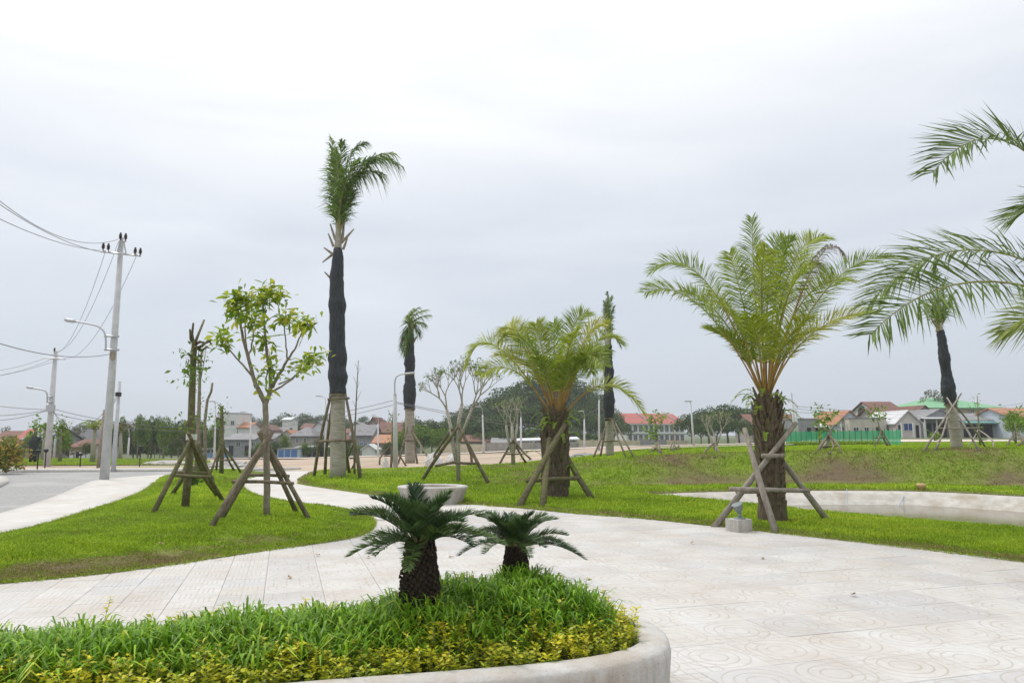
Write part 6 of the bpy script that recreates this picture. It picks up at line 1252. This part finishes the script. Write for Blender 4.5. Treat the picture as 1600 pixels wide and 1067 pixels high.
for s_ in (-.3, .32): mb = MB(); mb.tube([(wl_ * s_, -.12, .3), (wl_ * s_, .2, .3)], .32, 14); mb.build('wheel', M['tyre'], t)
# green construction net
nt_m, nt_, b_ = new_mat('green_net'); nt_.nodes.remove(b_); L_ = nt_.links; tn = nd(nt_, 'ShaderNodeTexCoord'); nn = nd(nt_, 'ShaderNodeTexNoise', Scale=1.2, Detail=3); L_.new(tn.outputs['Object'], nn.inputs['Vector']); rp = nd(nt_, 'ShaderNodeValToRGB'); rp.color_ramp.elements[0].color = (.05, .36, .19, 1); rp.color_ramp.elements[1].color = (.10, .50, .28, 1); L_.new(nn.outputs['Fac'], rp.inputs[0])
df = nd(nt_, 'ShaderNodeBsdfDiffuse'); L_.new(rp.outputs[0], df.inputs[0]); tl = nd(nt_, 'ShaderNodeBsdfTranslucent'); L_.new(rp.outputs[0], tl.inputs[0]); tp_ = nd(nt_, 'ShaderNodeBsdfTransparent'); m1 = nd(nt_, 'ShaderNodeMixShader'); m1.inputs[0].default_value = .4; L_.new(df.outputs[0], m1.inputs[1]); L_.new(tl.outputs[0], m1.inputs[2]); m2 = nd(nt_, 'ShaderNodeMixShader'); m2.inputs[0].default_value = .82; L_.new(tp_.outputs[0], m2.inputs[1]); L_.new(m1.outputs[0], m2.inputs[2]); L_.new(m2.outputs[0], nt_.nodes['Material Output'].inputs['Surface'])
npts = [(1228, 46.0), (1300, 45), (1383, 43.5), (1408, 39.5)]; nb = G(1318, 44.5); t = thing('net_fence', 'green construction net strung on thin posts along the plot', 'fence', nb); seq = []
for i in range(len(npts) - 1):
    n = 9 if i < 2 else 4
    for k in range(n): f = k / n; seq.append((npts[i][0] + (npts[i + 1][0] - npts[i][0]) * f, npts[i][1] + (npts[i + 1][1] - npts[i][1]) * f))
seq.append(npts[-1]); random.seed(5)
for i in range(len(seq) - 1):
    rows = []
    for (u, d_), q in ((seq[i], 0), (seq[i + 1], 1)):
        g = G(u, d_); rows.append((g, .86 + .03 * math.sin(u * .3)))
    vs, fs = [], []; nx, nz_ = 5, 5
    for a in range(nx + 1):
        for b in range(nz_ + 1):
            f = a / nx; p = rows[0][0].lerp(rows[1][0], f); hh = (rows[0][1] * (1 - f) + rows[1][1] * f) - .05 * math.sin(math.pi * f); vs.append((p.x, p.y + .05 * math.sin(f * 6.3 + b) * math.sin(b * 1.7), p.z - .03 + hh * b / nz_))
    for a in range(nx):
        for b in range(nz_): fs.append((a * 6 + b, a * 6 + 6 + b, a * 6 + 7 + b, a * 6 + 1 + b))
    mb = MB(nb); mb.add(vs, fs); mb.build('net_panel', nt_m, t, smooth=True)
    g = rows[0][0]; mb = MB(nb); mb.tube([g - Vector((0, 0, .1)), g + Vector((0, -.03, .9))], .012, 5); mb.build('post', M['black_metal'], t)
# pale seedling strip in front of the net
sx, sy = [], []
xs = np.linspace(1232, 1376, 900); qq = [G(u, 42.6 - (u - 1232) / 150 + random.uniform(-.25, .25)) for u in xs]; c = np.array([tuple(q) for q in qq]); c = np.repeat(c, 5, 0) + rng.normal(size=(4500, 3)) * np.array([.08, .12, .04]) + np.array([0, 0, .07]); d_ = rand_dirs(4500, .8); s_ = unit(np.cross(d_, rng.normal(size=(4500, 3)))); V, q = leaf_arrays(c, d_, s_, rng.uniform(.08, .16, 4500), rng.uniform(.04, .08, 4500), .1)
o = link('seedling_bed', np_mesh('seedling_bed', V, quads=q, mats=[FERN])); tag(o, 'pale green bed of seedlings along the foot of the green net', 'plants', kind='stuff')
# heaps of gravel, rubble and sacks
M['gravel'] = surf('grey_gravel', (.20, .20, .20), (.34, .34, .335), .95, 16, .8, 40); M['rubble'] = surf('pale_rubble', (.33, .31, .29), (.50, .48, .45), .95, 6, .8, 20); M['sack'] = surf('white_sack', (.60, .59, .57), (.70, .69, .67), .7, 8, .5, 12)
def heap(label, u0, u1, v, vt, mat, cat='heap', name='gravel_heap', d=None, dep=1.2, seed=0):
    B = gpt((u0 + u1) / 2, v) if d is None else G((u0 + u1) / 2, d); w = (u1 - u0) * B.y / F; h = P((u0 + u1) / 2, vt, B.y).z - B.z; g = np.random.default_rng(seed); mb = MB(); vs, fs = [], []; n, m_ = 28, 8
    for j in range(m_ + 1):
        f = j / m_
        for i in range(n):
            a = 2 * math.pi * i / n; rr = (1 - f ** 1.6) * (1 + .13 * math.sin(a * 3 + seed) + .07 * g.normal()); vs.append((w / 2 * rr * math.cos(a), dep * rr * math.sin(a), -.08 + (h + .08) * (1 - (1 - f) ** 2.2) * (1 + .06 * g.normal())))
    for j in range(m_):
        for i in range(n): i2 = (i + 1) % n; fs.append((j * n + i, j * n + i2, (j + 1) * n + i2, (j + 1) * n + i))
    fs.append(tuple(m_ * n + i for i in range(n))); mb.add(vs, fs); o = mb.build(name, mat, loc=B, smooth=False); tag(o, label, cat)
heap('low grey gravel heap beyond the yellowish date palm', 890, 936, 716, 708, M['gravel'], d=34.5, seed=1); heap('low grey gravel heap on the lawn behind the large date palm', 1218, 1276, 711, 703, M['gravel'], d=31.5, seed=2); heap('pale rubble pile near the small pollard', 325, 400, 735, 719, M['rubble'], name='rubble_heap', d=39, seed=3, dep=1.0)
heap('long pale rubble pile beyond the gravel road', 230, 300, 731, 719, M['rubble'], name='rubble_heap', d=43, seed=4, dep=1.0); heap('bulging white sack of sand behind the bare frangipani', 664, 694, 720, 708, M['sack'], 'sack', 'sand_sack', d=33.5, seed=5, dep=.5); heap('smaller pale sack beside the frangipani prop', 697, 716, 720, 709, M['sack'], 'sack', 'sand_sack', d=34.5, seed=6, dep=.4); heap('little blue white sack by the lamp pole', 597, 608, 725, 716, M['sack'], 'sack', 'sand_sack', d=32.5, seed=7, dep=.2)

# ------------------------------------------------------------------ damp air
hz = bpy.data.materials.new('haze_air'); hz.use_nodes = True; hn = hz.node_tree; hn.nodes.clear(); ho = hn.nodes.new('ShaderNodeOutputMaterial'); pv = hn.nodes.new('ShaderNodeVolumePrincipled')
pv.inputs['Color'].default_value = (.93, .95, 1.0, 1); pv.inputs['Density'].default_value = .0006; pv.inputs['Anisotropy'].default_value = .2; hn.links.new(pv.outputs[0], ho.inputs['Volume'])
mb = MB(); mb.box((0, 150, 11.0), (1200, 900, 32.0)); o = mb.build('haze', hz); tag(o, 'thin pale haze over the whole park', 'haze', kind='stuff')
